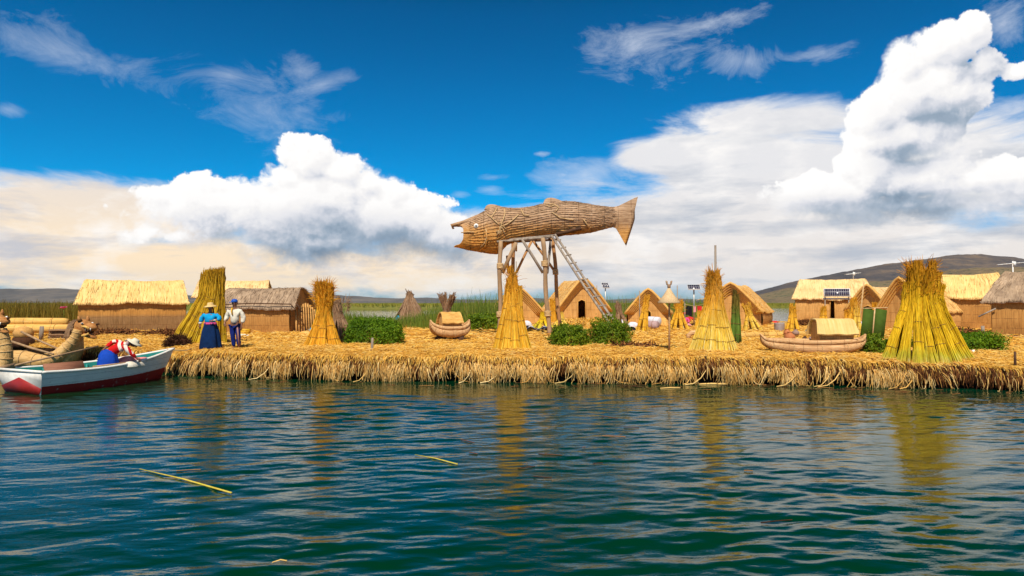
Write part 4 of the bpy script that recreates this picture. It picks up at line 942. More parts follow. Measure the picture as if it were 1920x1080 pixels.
def model_boat(label, loc, L, rz, cab, sc=1.0, end_up=.32):
    root = thing('model_reed_boat', label, 'reed boat', tuple(loc), rz, 'reed boats with little cabins set on the straw')
    H = L/2
    for sy in (-1, 1):
        mb = MB(); roll(mb, [(-H, sy*.015, end_up+.20), (-H*.92, sy*.12, end_up-.02), (-H*.62, sy*.30, .19), (0, sy*.38, .15), (H*.62, sy*.30, .19), (H*.92, sy*.12, end_up-.02), (H, sy*.015, end_up+.20)], [.03,.09,.17,.20,.17,.09,.03], 14, 40, None, (root, 5) if sy < 0 else None)
        mb.build('hull', 'hull_reed', root)
        mb = MB(); roll(mb, [(-H*1.02, sy*.015, end_up+.25), (-H*.90, sy*.19, end_up+.08), (-H*.55, sy*.42, .36), (0, sy*.50, .33), (H*.55, sy*.42, .36), (H*.90, sy*.19, end_up+.08), (H*1.02, sy*.015, end_up+.25)], [.025,.055,.075,.08,.075,.055,.025], 12, 40)
        mb.build('gunwale', 'hull_reed', root)
    mb = MB(); mb.box((0, 0, .24), (L*.82, .62, .10)); mb.build('deck', 'roll_reed', root)
    cx0, cx1, w_, h_, fl_ = cab
    if sc > 1: pr2 = [(w_+.10, .34*h_), (w_+.05, .50*h_), (w_*.88, .78*h_), (w_*.66, .95*h_), (w_*.35, 1.0*h_)]
    else: pr2 = [(w_+.08, .30*h_), (w_+.0, .52*h_), (w_*.70, .80*h_), (w_*.40, .97*h_), (w_*.12, 1.02*h_)]
    pr2 = pr2+[(-a_, b_) for a_, b_ in pr2[::-1]]; xc = (cx0+cx1)/2
    P = np.array([[(xc+(cx1-cx0)/2*v*(1+.16*(1-b_/h_)), a_+.008*math.sin(v*9), .36+b_+.012*math.sin(v*7+a_*9)) for a_, b_ in pr2] for v in np.linspace(-1, 1, 15)])
    Q = P.copy(); Q[..., 2] -= .04; Q[..., 1] *= .95
    mb = MB(); mb.grid(P); mb.grid(Q[::-1]); mb.grid(np.stack([P[0], Q[0]], 1)); mb.grid(np.stack([P[-1], Q[-1]], 1)[::-1]); mb.grid(np.stack([P[:, 0], Q[:, 0]], 1)); mb.grid(np.stack([P[:, -1], Q[:, -1]], 1))
    mb.build('cabin_roof', 'thatch_yellow' if sc > 1 else 'barge', root)
    ww = w_*.90; prw = [(ww, 0), (ww, .5*h_), (ww*.66, .82*h_), (ww*.3, .92*h_)]; prw = prw+[(-a_, b_) for a_, b_ in prw[::-1]]
    P = np.array([[(x, a_, .34+b_) for a_, b_ in prw] for x in (cx0+.06, cx1-.06)]); mb = MB(); mb.grid(P)
    for x in (cx0+.06, cx1-.06): mb.add([(x, a_, .34+b_) for a_, b_ in prw], [tuple(range(8))])
    mb.build('cabin_wall', 'wall_orange', root, smooth=False)
    return root
g1 = G(1536, 664)+Vector((.0, .45, .0))
mbt = model_boat('long low model reed boat with yellow cabin beside the large stook', g1+Vector((.0,0,.02)), 3.15, R(-4), (.02, 1.16, .40, .70, .02), 2)
g2 = G(842, 640)+Vector((0, .4, 0))
mb2 = model_boat('small stubby reed boat with tan cabin raised on dark blocks', g2+Vector((0, 0, .19)), 1.62, R(24), (-.42, .40, .36, .60, .05), 1, .40)
for dx, lab in ((-.32, 'dark block under the left end of the small cabin boat'), (.38, 'dark block under the right end of the small cabin boat')):
    mb = MB(); 
    for k in range(3): mb.tube([(-.24+.02*k, -.14+.1*k, .09), (.20, -.12+.1*k, .095)], .105, 7)
    o = mb.build('support_block', 'wood_dark'); o.location = (g2.x+dx, g2.y-.12, g2.z); tag(o, lab, 'wooden block', group='dark blocks under the small boat')
# rolls of reed lying on the ground
def log(name, label, a, b, r, m='roll_reed', n=3, cat='reed roll', group=None):
    a, b = Vector(a), Vector(b); root = MB(); L = (b-a).length
    root.tube([Vector((0,0,0)), (b-a)*.04, (b-a)*.5+Vector((0,0,.01)), (b-a)*.96, b-a], [r*.75, r, r*1.03, r, r*.75], 14)
    o = root.build(name, m); o.location = a; tag(o, label, cat, None, None)
    if group: o['group'] = group
    for k in range(n):
        c = (b-a)*((k+.5)/n); ax = (b-a).normalized(); u = ax.cross(Vector((0,0,1))).normalized(); v = ax.cross(u)
        MB().tube([c+(u*math.cos(q)+v*math.sin(q))*(r*1.02) for q in np.linspace(0, 6.283, 15)], .013, 5, cap=False).build('binding', 'rope_dark', o)
    return o
log('reed_roll', 'long yellow reed roll lying right of the pole stook', G(1385, 636)+Vector((0,0,.13)), G(1438, 634)+Vector((0,0,.13)), .14)
log('reed_roll', 'orange reed roll lying behind the clay pots', G(1440, 634)+Vector((0,0,.13)), G(1520, 632)+Vector((0,0,.13)), .14)
p_ = G(60, 640); p_.x -= .1
for i, (dz_, dy_, r_) in enumerate([(.19, 0, .20), (.50, .2, .17), (.19, .42, .20)]):
    log('reed_roll', ['lowest yellow reed roll in the far left pile', 'topmost yellow reed roll in the far left pile', 'rear yellow reed roll in the far left pile'][i],
        GY(-30, 31+dy_)+Vector((0, 0, dz_+.22)), GY(128+6*(i == 0), 31+dy_)+Vector((0, 0, dz_+.20)), r_, group='yellow reed rolls in the far left pile')
# stacked grey sticks below the rolls
mb = MB()
for k in range(26):
    r_ = random.uniform(.03, .05); z = .04+(k % 5)*.09; y = 29.4+random.uniform(0, .5); p = GY(112, y); w_ = random.uniform(.7, .95)
    mb.tube([(p.x-w_/2, y, p.z+z), (p.x, y+random.uniform(-.05,.05), p.z+z+.02), (p.x+w_/2, y, p.z+z)], r_, 6)
tag(mb.build('stick_pile', 'reed_brown'), 'pile of grey brown sticks below the yellow reed rolls', 'stick pile')
p = GY(78, 29.2); mb = MB(); mb.tube([p, p+Vector((.03, 0, .62))], [.09, .08], 8); tag(mb.build('post', 'wood_grey'), 'short grey post beside the stick pile', 'post')
# puma-headed reed boats at the left, afloat
def puma_head(root, c, sc, yaw, part='head'):
    def e(p): 
        v = Vector(p)*sc; v.rotate(Euler((0, 0, yaw))); return Vector(c)+v
    def ell(mb, cen, rx, ry, rz_, n=14, rot=0):
        V = []; 
        for i in range(n+1):
            a = -math.pi/2+math.pi*i/n
            for k in range(18):
                b = 2*math.pi*k/18; x, y, z = rx*math.cos(a)*math.cos(b), ry*math.cos(a)*math.sin(b), rz_*math.sin(a)
                z2 = z*math.cos(rot)-x*math.sin(rot); x2 = x*math.cos(rot)+z*math.sin(rot)
                V.append(tuple(e((cen[0]+x2, cen[1]+y, cen[2]+z2))))
        mb.add(V, [(i*18+k, i*18+(k+1) % 18, (i+1)*18+(k+1) % 18, (i+1)*18+k) for i in range(n) for k in range(18)])
    mb = MB(); ell(mb, (0, 0, 0), .36, .28, .30); ell(mb, (.36, 0, .02), .28, .20, .15, rot=.18); h = mb.build(part, 'head_reed', root)
    mb = MB(); ell(mb, (.28, 0, -.30), .32, .19, .08, rot=.30); mb.build('lower_jaw', 'head_reed', root)
    mb = MB(); P = [e((.02+.30*math.cos(a)*1.0+.18, -.20, -.13+.17*math.sin(a))) for a in np.linspace(.5, 5.7, 16)]; mb.tube(P, .045*sc, 7, cap=True)
    mb.build('lip', 'roll_reed', h)
    mb = MB(); ell(mb, (.24, 0, -.14), .25, .16, .10); mb.build('mouth', 'root_brown', h)
    for k in range(3): 
        mb = MB(); mb.tube([e((.28+.11*k, -.165, -.02)), e((.28+.11*k, -.17, -.13))], [.018*sc, .004*sc], 6); mb.build('tooth', 'eye_white', h)
    for sy in (-1, 1):
        mb = MB(); ell(mb, (.20, sy*.235, .15), .05, .03, .034); ey = mb.build('eye', 'eye_white', h)
        mb = MB(); ell(mb, (.22, sy*.258, .15), .026, .02, .030); mb.build('pupil', 'dark', ey)
        mb = MB(); mb.tube([e((.05, sy*.18, .24)), e((.0, sy*.22, .42))], [.09*sc, .015*sc], 7); mb.build('ear', 'head_reed', h)
    mb = MB(); mb.tube([e((.60, 0, .10)), e((.68, 0, .13)), e((.74, 0, .12))], [.035*sc, .04*sc, .015*sc], 8); mb.build('nose', 'root_brown', h)
    mb = strands(MB(), np.array([[tuple(e((-.15+.1*math.cos(a)*0-.06*k, .28*math.sin(b), .28*math.cos(b)))), tuple(e((-.26-.04*k, .30*math.sin(b), .28*math.cos(b)-.05))), tuple(e((-.32-.05*k+random.uniform(-.05,.05), .32*math.sin(b), .20*math.cos(b)-.26-random.uniform(0,.2))))]
        for k in range(4) for b in np.linspace(-2.0, 2.0, 34) for a in (0,)]), .022*sc); mb.build('mane', 'reed_brown', h)
    return h
yb = 25.2
hd = Pt(147, 614, yb)
pb_ = thing('puma_prow_boat', 'reed boat prow ending in an open mouthed animal head behind the white rowing boat', 'reed boat', (hd.x-1.2, yb, 0), 0, 'reed boats with animal head prows at the far left')
O = pb_.location; q = lambda px, py, dY=0: Pt(px, py, yb+dY)-O
for dY, nm in ((0, 'hull'), (.75, 'hull')):
    mb = MB(); roll(mb, [q(-330, 640, dY), q(-200, 690, dY), q(-60, 684, dY), q(30, 672, dY), q(75, 678, dY), q(105, 670, dY), q(128, 650, dY*.7), q(141, 633, dY*.4), q(146, 618, dY*.2)], [.16,.26,.30,.30,.28,.25,.21,.17,.15], 16, 60, None, (pb_, 4))
    mb.build(nm, 'neck_reed', pb_)
mb = MB(); P = [[q(112+a*4, 668-a*8, .35), q(150, 676-a*10, .3)] for a in range(4)]
mb.tube([q(128,684,.35), q(143,655,.35), q(147,628,.3)], [.42,.36,.22], 12, sq=(1,.6)); mb.build('neck', 'neck_reed', pb_)
puma_head(pb_, hd-O+Vector((.0, .25, .0)), 1.0, R(-12))
mb = MB(); mb.box(q(-60, 664, .4), (4.2, .8, .08)); mb.build('deck', 'roll_reed', pb_)
ya = 22.8; hd = Pt(0, 606, ya)
pa_ = thing('puma_prow_boat', 'reed boat prow with orange animal head cut by the left picture edge', 'reed boat', (hd.x-.6, ya, 0), 0, 'reed boats with animal head prows at the far left')
O = pa_.location; q = lambda px, py, dY=0: Pt(px, py, ya+dY)-O
mb = MB(); roll(mb, [q(-420, 690), q(-300, 720), q(-120, 722), q(-30, 715), q(2, 690), q(10, 665), q(6, 640), q(0, 618)], [.18,.28,.32,.32,.26,.22,.21,.20], 16, 60, None, (pa_, 4)); mb.build('hull', 'neck_reed', pa_)
mb = MB(); roll(mb, [q(-420, 690, .8), q(-300, 720, .8), q(-120, 722, .8), q(-30, 715, .8), q(-6, 690, .5), q(2, 665, .3)], [.18,.28,.32,.32,.26,.20], 16, 50); mb.build('hull', 'neck_reed', pa_)
puma_head(pa_, hd-O+Vector((-.22, .1, .06)), .95, R(-20))
# round reed bale on a dark stump with poles
p = GY(45, 27.9); o = thing('reed_bale', 'round orange reed bale tied on a dark stump between the animal head prows', 'reed bale', tuple(p))
mb = MB(); mb.lathe([(0,.24),(.20,.26),(.33,.38),(.36,.54),(.28,.70),(.10,.78),(0,.78)], 22, jit=.04); mb.build('bale', 'wall_orange', o)
mb = MB(); mb.lathe([(.38,-.1),(.42,.1),(.36,.34),(.2,.36)], 18, jit=.06); mb.build('stump', 'root_brown', o)
def pole(label, a, b, r=.045, m='wood_tan', name='pole', cat='pole'): 
    a, b = Vector(a), Vector(b); o = MB().tube([Vector((0,0,0)), (b-a)*.5+Vector((0,0,-.02)), b-a], [r, r*.95, r*.8], 8).build(name, m); o.location = a; return tag(o, label, cat)
pole('long tan pole sloping from the round bale down towards the prow', Pt(40, 622, 26.4), Pt(118, 658, 25.9))
pole('shorter tan pole below the long one, resting on the grey hull', Pt(15, 638, 25.8), Pt(100, 664, 24.75))
# dark root clump
p = G(320, 655)+Vector((0,.5,0)); u = rng.normal(size=(2600, 3)); u /= np.linalg.norm(u, axis=1, keepdims=True); u[:, 2] = np.abs(u[:, 2])
o = thing('root_clump', 'dark brown clump of matted reed roots left of the woman in blue', 'root clump', tuple(p))
mb = MB(); mb.lathe([(.36,-.05),(.42,.12),(.36,.30),(.18,.40),(0,.42)], 18, jit=.07, sx=1, sy=.7); mb.build('core', 'root_brown', o)
a = u*[.38,.28,.38]; strands(MB(), np.stack([a*.8, a*1.08+rng.normal(0,.03,a.shape), a*1.0+rng.normal(0,.10,a.shape)], 1), .009).build('roots', 'root_brown', o)

# ------------------------------------------------------------------ rowing boat
SC = Vector((-12.82, 18.02, 0)); ax = Vector((1.9, 3.95, 0)).normalized(); RZ = math.atan2(ax.y, ax.x); LB = 3.95
rb = thing('rowing_boat', 'white rowing boat with red bottom and teal inside, its bow against the reed bank', 'rowing boat', tuple(SC), RZ)
def hw(s_): return 1.02*(1-max(0, (s_-.12)/.88)**2.3)*(1 if s_ > .12 else .97+.03*s_/.12)
def gun(s_): return .60-.05*math.sin(s_*2.6)+.32*s_**3
def sect(s_, inner=0):
    w_ = max(.015, hw(s_)-inner); g_ = gun(s_); zb_ = -.22+.62*max(0, s_-.55)**1.6+inner*1.6; x = s_*LB-.14*(1-1)
    fl = .74*w_
    zz = [zb_, zb_+.02, zb_+(g_-zb_)*.22, zb_+(g_-zb_)*.45, zb_+(g_-zb_)*.72, g_]
    ww = [0, fl*.92, fl+.04*w_, w_*.86, w_*.95, w_]
    rake = [(z-zb_)*(.52*s_**3-.20*(1-s_)**3) for z in zz]
    return [(x+rake[k], ww[k], zz[k]) for k in range(6)]
ss = np.linspace(0, 1, 40)
for sy in (1, -1):
    P = np.array([[(a, b*sy, c) for a, b, c in sect(s_)] for s_ in ss]); mb = MB(); mb.grid(P if sy < 0 else P[::-1]); nm = mb.build('side', 'white_paint', rb)
    P2 = np.array([[(a, b*sy, c) for a, b, c in sect(s_, .06)] for s_ in ss[:-1]]); mb = MB(); mb.grid(P2 if sy > 0 else P2[::-1]); mb.build('inner_planking', 'teal_paint', rb)
    mb = MB(); mb.tube([tuple(p) for p in P[:, -1]], .042, 6); mb.build('gunwale', 'white_paint', rb)
MB().tube([(4.2,0,.88),(4.5,-.1,.84),(4.8,-.15,.82),(5.2,.1,.84)], .018, 6).build('mooring_rope', 'rope', rb)
# two-tone paint: red below the waterline band
m = MT['white_paint'].copy(); m.name = 'hull_paint'; t = NT(m.node_tree); bs = t.n['Principled BSDF']; src = bs.inputs['Base Color'].links[0].from_socket
z = t.xyz(t.new('ShaderNodeTexCoord').outputs['Object']); lim = t.m('ADD', .22, t.m('MULTIPLY', t.m('POWER', t.m('DIVIDE', t.m('MAXIMUM', z[0], 0), LB), 2.5), .10))
ed = t.m('LESS_THAN', z[2], t.m('ADD', lim, t.m('MULTIPLY', t.m('SUBTRACT', t.noise(t.new('ShaderNodeTexCoord').outputs['Object'], 14, 3), .5), .03)))
oc = t.new('ShaderNodeTexCoord').outputs['Object']
red = t.mix(t.mr(t.noise(oc, 6, 5, .7), .62, .66), t.mix(t.noise(oc, 2.5, 3), (.27,.012,.012), (.40,.03,.022)), (.42,.34,.28))
wh = t.mix(t.mr(t.noise(t.mapping(oc, sc=(1.2, 1, 7)), 5, 8, .75), .58, .66), src, (.44,.38,.31))
seamz = t.m('LESS_THAN', t.m('ABSOLUTE', t.m('SUBTRACT', t.m('FRACT', t.m('DIVIDE', t.m('ADD', z[2], t.m('MULTIPLY', z[0], -.012)), .17)), .5)), .03)
wh = t.mix(t.m('MULTIPLY', seamz, .5), wh, (.30,.26,.24))
t.put(bs.inputs['Base Color'], t.mix(ed, wh, red)); MT['hull_paint'] = m
for o in rb.children:
    if o.name.startswith('side'): o.data.materials[0] = m
P = sect(0); mb = MB(); T = [(a-.015, b, c) for a, b, c in P]+[(a-.015, -b, c) for a, b, c in P[::-1]]; T2 = [(a+.05, b*.98, c) for a, b, c in T]
mb.add(T+T2, [tuple(range(12)), tuple(range(12, 24))[::-1]]+[(i, i+12, (i+1) % 12+12, (i+1) % 12) for i in range(12)]); tr = mb.build('transom', 'white_paint', rb, smooth=False)
# red chevron panel on the transom
x_at = lambda z: P[0][0]+(z+.22)*-.20-.026
ch = [(0,-.20),(.66,-.17),(.73,.0),(.80,.06),(.88,.17),(0,.43),(-.88,.17),(-.80,.06),(-.73,.0),(-.66,-.17)]
mb = MB(); V = [(x_at(z_), y_, z_) for y_, z_ in ch]; V2 = [(a+.006, b, c) for a, b, c in V]; n_ = len(V)
mb.add(V+V2, [tuple(range(n_))]+[(i, i+n_, (i+1) % n_+n_, (i+1) % n_) for i in range(n_)]); mb.build('red_chevron', 'red_paint', tr, smooth=False)
MB().tube([(P[5][0], -P[5][1]-.03, P[5][2]+.01), (P[5][0]-.01, P[5][1]+.03, P[5][2]+.01)], .04, 6).build('transom_cap', 'white_paint', rb)
for s_ in (.10, .34, .60): 
    mb = MB(); mb.box((s_*LB, 0, gun(s_)-.20), (.24, 2*hw(s_)-.16, .04)); mb.build('thwart', 'teal_paint' if s_ < .2 else 'plank', rb, smooth=False)
for k in range(9):
    s_ = .06+.095*k; w_ = hw(s_)-.075
    for sy in (1, -1):
        mb = MB(); mb.tube([(s_*LB, sy*(w_*.70), -.05), (s_*LB, sy*w_*.93, .22), (s_*LB, sy*(w_-.0), gun(s_)-.05)], .028, 5); mb.build('rib', 'teal_paint', rb)
mb = MB(); mb.box((1.1, 0, -.04), (2.6, 1.2, .04)); mb.build('floor_board', 'plank', rb)
mb = MB(); mb.box((1.35, .50, .42), (1.15, .04, .55), (R(-24), 0, R(4))); o = mb.build('loose_board', 'plank', None, False)
rbm = Matrix.LocRotScale(SC, Euler((0, 0, RZ)), None); 
def free(o, label, cat, loc=None): o.location = rbm @ Vector(loc or (0,0,0)); o.rotation_euler = (0, 0, RZ); return tag(o, label, cat)
free(o, 'brown wooden board propped inside the rowing boat', 'board')
mb = MB(); a, b = Vector((.25, .98, .66)), Vector((2.9, 1.45, 1.02)); mb.tube([a, a.lerp(b, .5), b], [.03,.028,.026], 7)
mb.box(a+Vector((-.25, -.05, -.04)), (.55, .03, .15), (0, R(-8), R(10))); free(mb.build('oar', 'wood_tan'), 'oar with its shaft raised over the far side of the rowing boat', 'oar')
mb = MB(); mb.tube([(1.35, -.72, .60), (2.3, -.66, .62), (3.0, -.55, .68)], [.032,.03,.03], 7); mb.box((1.12,-.74,.585), (.5,.16,.025), (0,0,R(5))); free(mb.build('oar', 'wood_tan'), 'oar lying along the near side inside the rowing boat', 'oar')

# ------------------------------------------------------------------ people
def skin_mesh(name, chains, m, parent, sub=2, root=None):
    """chains of (point, radius); equal points are shared; one continuous skinned surface"""
    V, Rr, E, idx = [], [], [], {}
    for ch in chains:
        prev = None
        for p, r_ in ch:
            key = tuple(round(x, 3) for x in p)
            if key not in idx: idx[key] = len(V); V.append(key); Rr.append(r_ if isinstance(r_, tuple) else (r_, r_))
            i = idx[key]
            if prev is not None and prev != i: E.append((prev, i))
            prev = i
    me = bpy.data.meshes.new(name); me.from_pydata(V, E, []); o = bpy.data.objects.new(name, me); COL.objects.link(o)
    md = o.modifiers.new('skin', 'SKIN'); md.use_smooth_shade = True; md.branch_smoothing = .3
    for i, sv in enumerate(me.skin_vertices[0].data): sv.radius = Rr[i]; sv.use_root = (i == 0)
    ss_ = o.modifiers.new('subdivision', 'SUBSURF'); ss_.levels = ss_.render_levels = sub
    me.materials.append(MT[m]); o.parent = parent; return o
def crease(o, st=.03, size=.10):
    tx = bpy.data.textures.get('folds') or bpy.data.textures.new('folds', 'CLOUDS'); tx.noise_scale = size
    d = o.modifiers.new('folds', 'DISPLACE'); d.texture = tx; d.strength = st; d.mid_level = .5; d.texture_coords = 'LOCAL'; return o
def hand(w_, d, side, curl=.5, s=1.0):
    """palm and five fingers from the wrist along d"""
    d = Vector(d).normalized(); x = d.cross(Vector((0, 1, .2))).normalized(); n = x.cross(d); w_ = Vector(w_); pm = w_+d*.045*s; pe = w_+d*.09*s
    ch = [[(w_, .024), (pm, (.036, .020)), (pe, (.034, .018))]]
    for k, (o, L) in enumerate(((-.030, .065), (-.010, .078), (.011, .073), (.031, .058))):
        b = pe+x*o*side*s; c = b+(d*(1-curl*.3)+n*curl*.4).normalized()*L*.5*s; e_ = c+(d*(1-curl)+n*curl).normalized()*L*.5*s
        ch.append([(pe, (.034, .018)), (b, .011), (c, .0095), (e_, .008)])
    tb0 = w_+d*.03*s-x*.03*side*s
    ch.append([(pm, (.036, .020)), (tb0+d*.02*s-x*.012*side, .012), (tb0+d*.055*s-x*.02*side+n*.015, .009)])
    return ch
def face(root, body, c, r_, yaw, pitch=0, hair=True, s=1.0):
    Mx = Matrix.Translation(Vector(c)) @ Euler((pitch, 0, yaw)).to_matrix().to_4x4()     # face looks along -y of this frame
    f = lambda x, y, z: Mx @ Vector((x, y, z))
    def ball(c_, rr, nm, m, par):
        mb = MB(); V = []
        for i in range(9):
            a = -math.pi/2+math.pi*i/8
            for k in range(12):
                b = 2*math.pi*k/12; V.append(tuple(f(c_[0]+rr[0]*math.cos(a)*math.cos(b), c_[1]+rr[1]*math.cos(a)*math.sin(b), c_[2]+rr[2]*math.sin(a))))
        mb.add(V, [(i*12+k, i*12+(k+1) % 12, (i+1)*12+(k+1) % 12, (i+1)*12+k) for i in range(8) for k in range(12)]); return mb.build(nm, m, par)
    ball((0, -r_*1.06, -.010), (.015, .024, .026), 'nose', 'skin', body)
    for sd in (-1, 1):
        e_ = ball((sd*.034, -r_*.93, .018), (.013, .010, .008), 'eye', 'eye_white', body); ball((sd*.034, -r_*1.03, .018), (.005, .004, .006), 'pupil', 'dark', e_)
        ball((sd*r_*1.0, .005, .0), (.012, .022, .032), 'ear', 'skin', body)
    ball((0, -r_*.95, -.052), (.026, .010, .007), 'mouth', 'mauve_cloth', body)
    ball((0, .022, .030), (r_*1.10, r_*1.05, r_*1.12), 'hair', 'hair', root)
    return f
def head_chain(nk, c, yaw=0):
    nk, c = Vector(nk), Vector(c); up = (c-nk).normalized()
    return [(nk, .050), (c-up*.085, (.060, .062)), (c-up*.03, (.078, .088)), (c+up*.035, (.082, .092)), (c+up*.085, (.058, .066))]
# woman in blue
p = G(391, 656)+Vector((0, .12, 0))
wm = thing('person', 'woman in straw hat, bright blue blouse and long dark blue skirt on the bank', 'person', tuple(p), R(0), None)
hips = (0, 0, .82); ch_ = (0, .01, 1.16); nk = (0, 0, 1.28)
lw, rw_ = (-.30, -.10, .86), (.20, -.22, 1.00)
body = skin_mesh('body', [[(hips, (.16,.13)), ((0,0,1.0), (.14,.11)), (ch_, (.15,.11)), (nk, .05)], head_chain(nk, (0,-.01,1.425)),
    [(ch_, (.15,.11)), ((-.19,.0,1.19), .055), ((-.30,.0,1.02), .043), (lw, .026)], [(ch_, (.15,.11)), ((.19,.0,1.19), .055), ((.33,-.02,1.03), .043), (rw_, .026)],
    *hand(lw, (0,-.1,-1), 1), *hand(rw_, (-.8,-.3,-.3), -1, .7),
    [(hips, (.16,.13)), ((-.09,0,.72), .08), ((-.10,-.01,.42), .055), ((-.10,.02,.09), .036), ((-.11,-.10,.03), (.038,.028))],
    [(hips, (.16,.13)), ((.09,0,.72), .08), ((.10,-.01,.42), .055), ((.10,.02,.09), .036), ((.11,-.10,.03), (.038,.028))]], 'skin', wm)
face(wm, body, (0,-.01,1.425), .088, R(8))
crease(skin_mesh('blouse', [[((0,0,.88), (.20,.16)), ((0,0,1.0), (.20,.15)), ((0,.01,1.14), (.21,.15)), ((0,.01,1.24), (.12,.09))],
    [((0,.01,1.14), (.21,.15)), ((-.21,.0,1.16), .09), ((-.31,.0,1.03), .10), ((-.31,-.06,.92), .065)], [((0,.01,1.14), (.21,.15)), ((.21,.0,1.16), .09), ((.35,-.02,1.04), .10), ((.27,-.14,1.0), .062)]], 'cyan_cloth', wm), .05)
MB().lathe([(.055,0),(.062,.025),(.05,.05)], 12, (-.305,-.08,.875)).build('cuff', 'white_cloth', wm)
MB().lathe([(.05,0),(.055,.02),(.045,.04)], 12, (.235,-.19,.98)).build('cuff', 'white_cloth', wm)
MB().lathe([(.36,.02),(.365,.10),(.33,.35),(.28,.62),(.22,.82),(.19,.90),(.16,.94)], 72, (0,0,0), jit=.085, sy=.82).build('skirt', 'navy_cloth', wm)
MB().lathe([(.205,.84),(.215,.88),(.20,.92)], 20, (0,0,0), sy=.82).build('belt', 'magenta', wm)
def hat(root, c, m, rb_=.20, rc=.098, h=.11, tilt=(0,0,0), band=None):
    mb = MB(); mb.lathe([(rc*.9,0),(rb_*.7,-.004),(rb_,-.028),(rb_+.004,-.020),(rb_*.7,.012),(rc*1.06,.02),(rc*.98,h*.65),(rc*.80,h*.95),(0,h)], 28, jit=.012); o = mb.build('hat', m, root); o.location = c; o.rotation_euler = tilt; return o
hat(wm, (0,-.01,1.475), 'straw_hat', .215, .10, .12, (R(4),R(-3),0))
for sd in (-1, 1):
    MB().tube([(sd*.06,.06,1.40),(sd*.08,.10,1.20),(sd*.07,.13,.98)], [.022,.02,.012], 7).build('braid', 'hair', wm)
# man in white
p = G(437, 657)+Vector((0, .12, 0))
mn = thing('person', 'man in a blue cap, loose white shirt and blue track trousers standing on the bank', 'person', tuple(p), R(0))
hips = (0, 0, .90); ch_ = (0, .02, 1.28); nk = (0, 0, 1.42); lw, rw_ = (-.27, -.16, .93), (.24, -.05, .82)
body = skin_mesh('body', [[(hips, (.13,.11)), ((0,0,1.08), (.12,.10)), (ch_, (.15,.11)), (nk, .055)], head_chain(nk, (-.01,-.02,1.565)),
    [(ch_, (.15,.11)), ((-.19,.0,1.34), .058), ((-.25,.02,1.10), .046), (lw, .028)], [(ch_, (.15,.11)), ((.19,.0,1.34), .058), ((.26,.03,1.08), .046), (rw_, .028)],
    *hand(lw, (.3,-.4,-.8), 1), *hand(rw_, (-.1,-.1,-1), -1, .6),
    [(hips, (.13,.11)), ((-.09,0,.84), .085), ((-.05,-.03,.48), .058), ((-.02,.0,.09), .038), ((-.03,-.12,.03), (.04,.03))],
    [(hips, (.13,.11)), ((.09,0,.84), .085), ((.13,-.02,.48), .058), ((.15,.02,.09), .038), ((.17,-.10,.03), (.04,.03))]], 'skin', mn)
face(mn, body, (-.01,-.02,1.565), .088, R(-18))
crease(skin_mesh('shirt', [[((.02,0,.86), (.17,.14)), ((0,0,1.05), (.18,.14)), ((0,.02,1.26), (.20,.14)), ((0,.01,1.39), (.10,.08))],
    [((0,.02,1.26), (.20,.14)), ((-.20,.0,1.31), .085), ((-.27,.02,1.10), .085), ((-.30,-.10,.97), .06)], [((0,.02,1.26), (.20,.14)), ((.20,.0,1.31), .085), ((.29,.03,1.08), .085), ((.25,-.03,.90), .06)]], 'white_cloth', mn), .06)
crease(skin_mesh('trousers', [[((0,0,.92), (.16,.13)), ((-.09,0,.82), .105), ((-.05,-.03,.48), .082), ((-.02,.0,.12), .065)], [((0,0,.92), (.16,.13)), ((.09,0,.82), .105), ((.13,-.02,.48), .082), ((.15,.02,.12), .065)]], 'track_blue', mn), .03)
MB().tube([(.12,-.10,.80),(.155,-.095,.50),(.175,-.05,.12)], [.03,.03,.028], 6, sq=(1,.5)).build('trouser_stripe', 'track_stripe', mn)
MB().tube([(-.06,-.09,1.41),(-.05,-.15,1.32),(-.02,-.165,1.18)], [.03,.025,.02], 6).build('scarf', 'yellow_plastic', mn)
cp = MB(); cp.lathe([(.102,0),(.106,.03),(.098,.07),(.065,.105),(0,.118)], 22); cp.tube([(-.03,-.08,.012),(-.06,-.13,.008),(-.075,-.17,-.002)], [.07,.065,.04], 10, sq=(1,.22)); cp = cp.build('cap', 'cap_blue', mn); cp.location = (-.01,-.01,1.60); cp.rotation_euler = (0,0,R(-8))
# rower bending forward in the boat
RP = Vector((-11.68, 19.75, .0)); 
rw = thing('person', 'person in striped jersey, blue skirt and white hat bending over in the rowing boat', 'person', tuple(RP), R(20))
hips = (0, 0, .86); wst = (.16, .03, 1.02); ch_ = (.40, .05, 1.13); nk = (.54, .05, 1.17)
lw, rw2 = (-.08, .02, 1.06), (.78, -.16, .76)
body = skin_mesh('body', [[(hips, (.15,.13)), (wst, (.12,.11)), (ch_, (.14,.12)), (nk, .05)], [(nk, .05), ((.59,.04,1.18), (.065,.07)), ((.64,.03,1.17), (.082,.09)), ((.71,.02,1.15), (.075,.085)), ((.76,.02,1.13), .05)],
    [(ch_, (.14,.12)), ((.34,.24,1.19), .055), ((.10,.32,1.24), .045), (lw, .028)], [(ch_, (.14,.12)), ((.44,-.14,1.12), .055), ((.62,-.20,.93), .045), (rw2, .028)],
    *hand(lw, (-.35,0,-.9), 1, .8), *hand(rw2, (.6,0,-.7), -1, .6),
    [(hips, (.15,.13)), ((-.02,.11,.76), .09), ((.06,.12,.42), .06), ((-.02,.12,.06), .04), ((.10,.12,.02), (.04,.03))],
    [(hips, (.15,.13)), ((-.02,-.11,.76), .09), ((.06,-.12,.42), .06), ((-.02,-.12,.06), .04), ((.10,-.12,.02), (.04,.03))]], 'skin', rw)
face(rw, body, (.67,.02,1.16), .088, R(80), R(40))
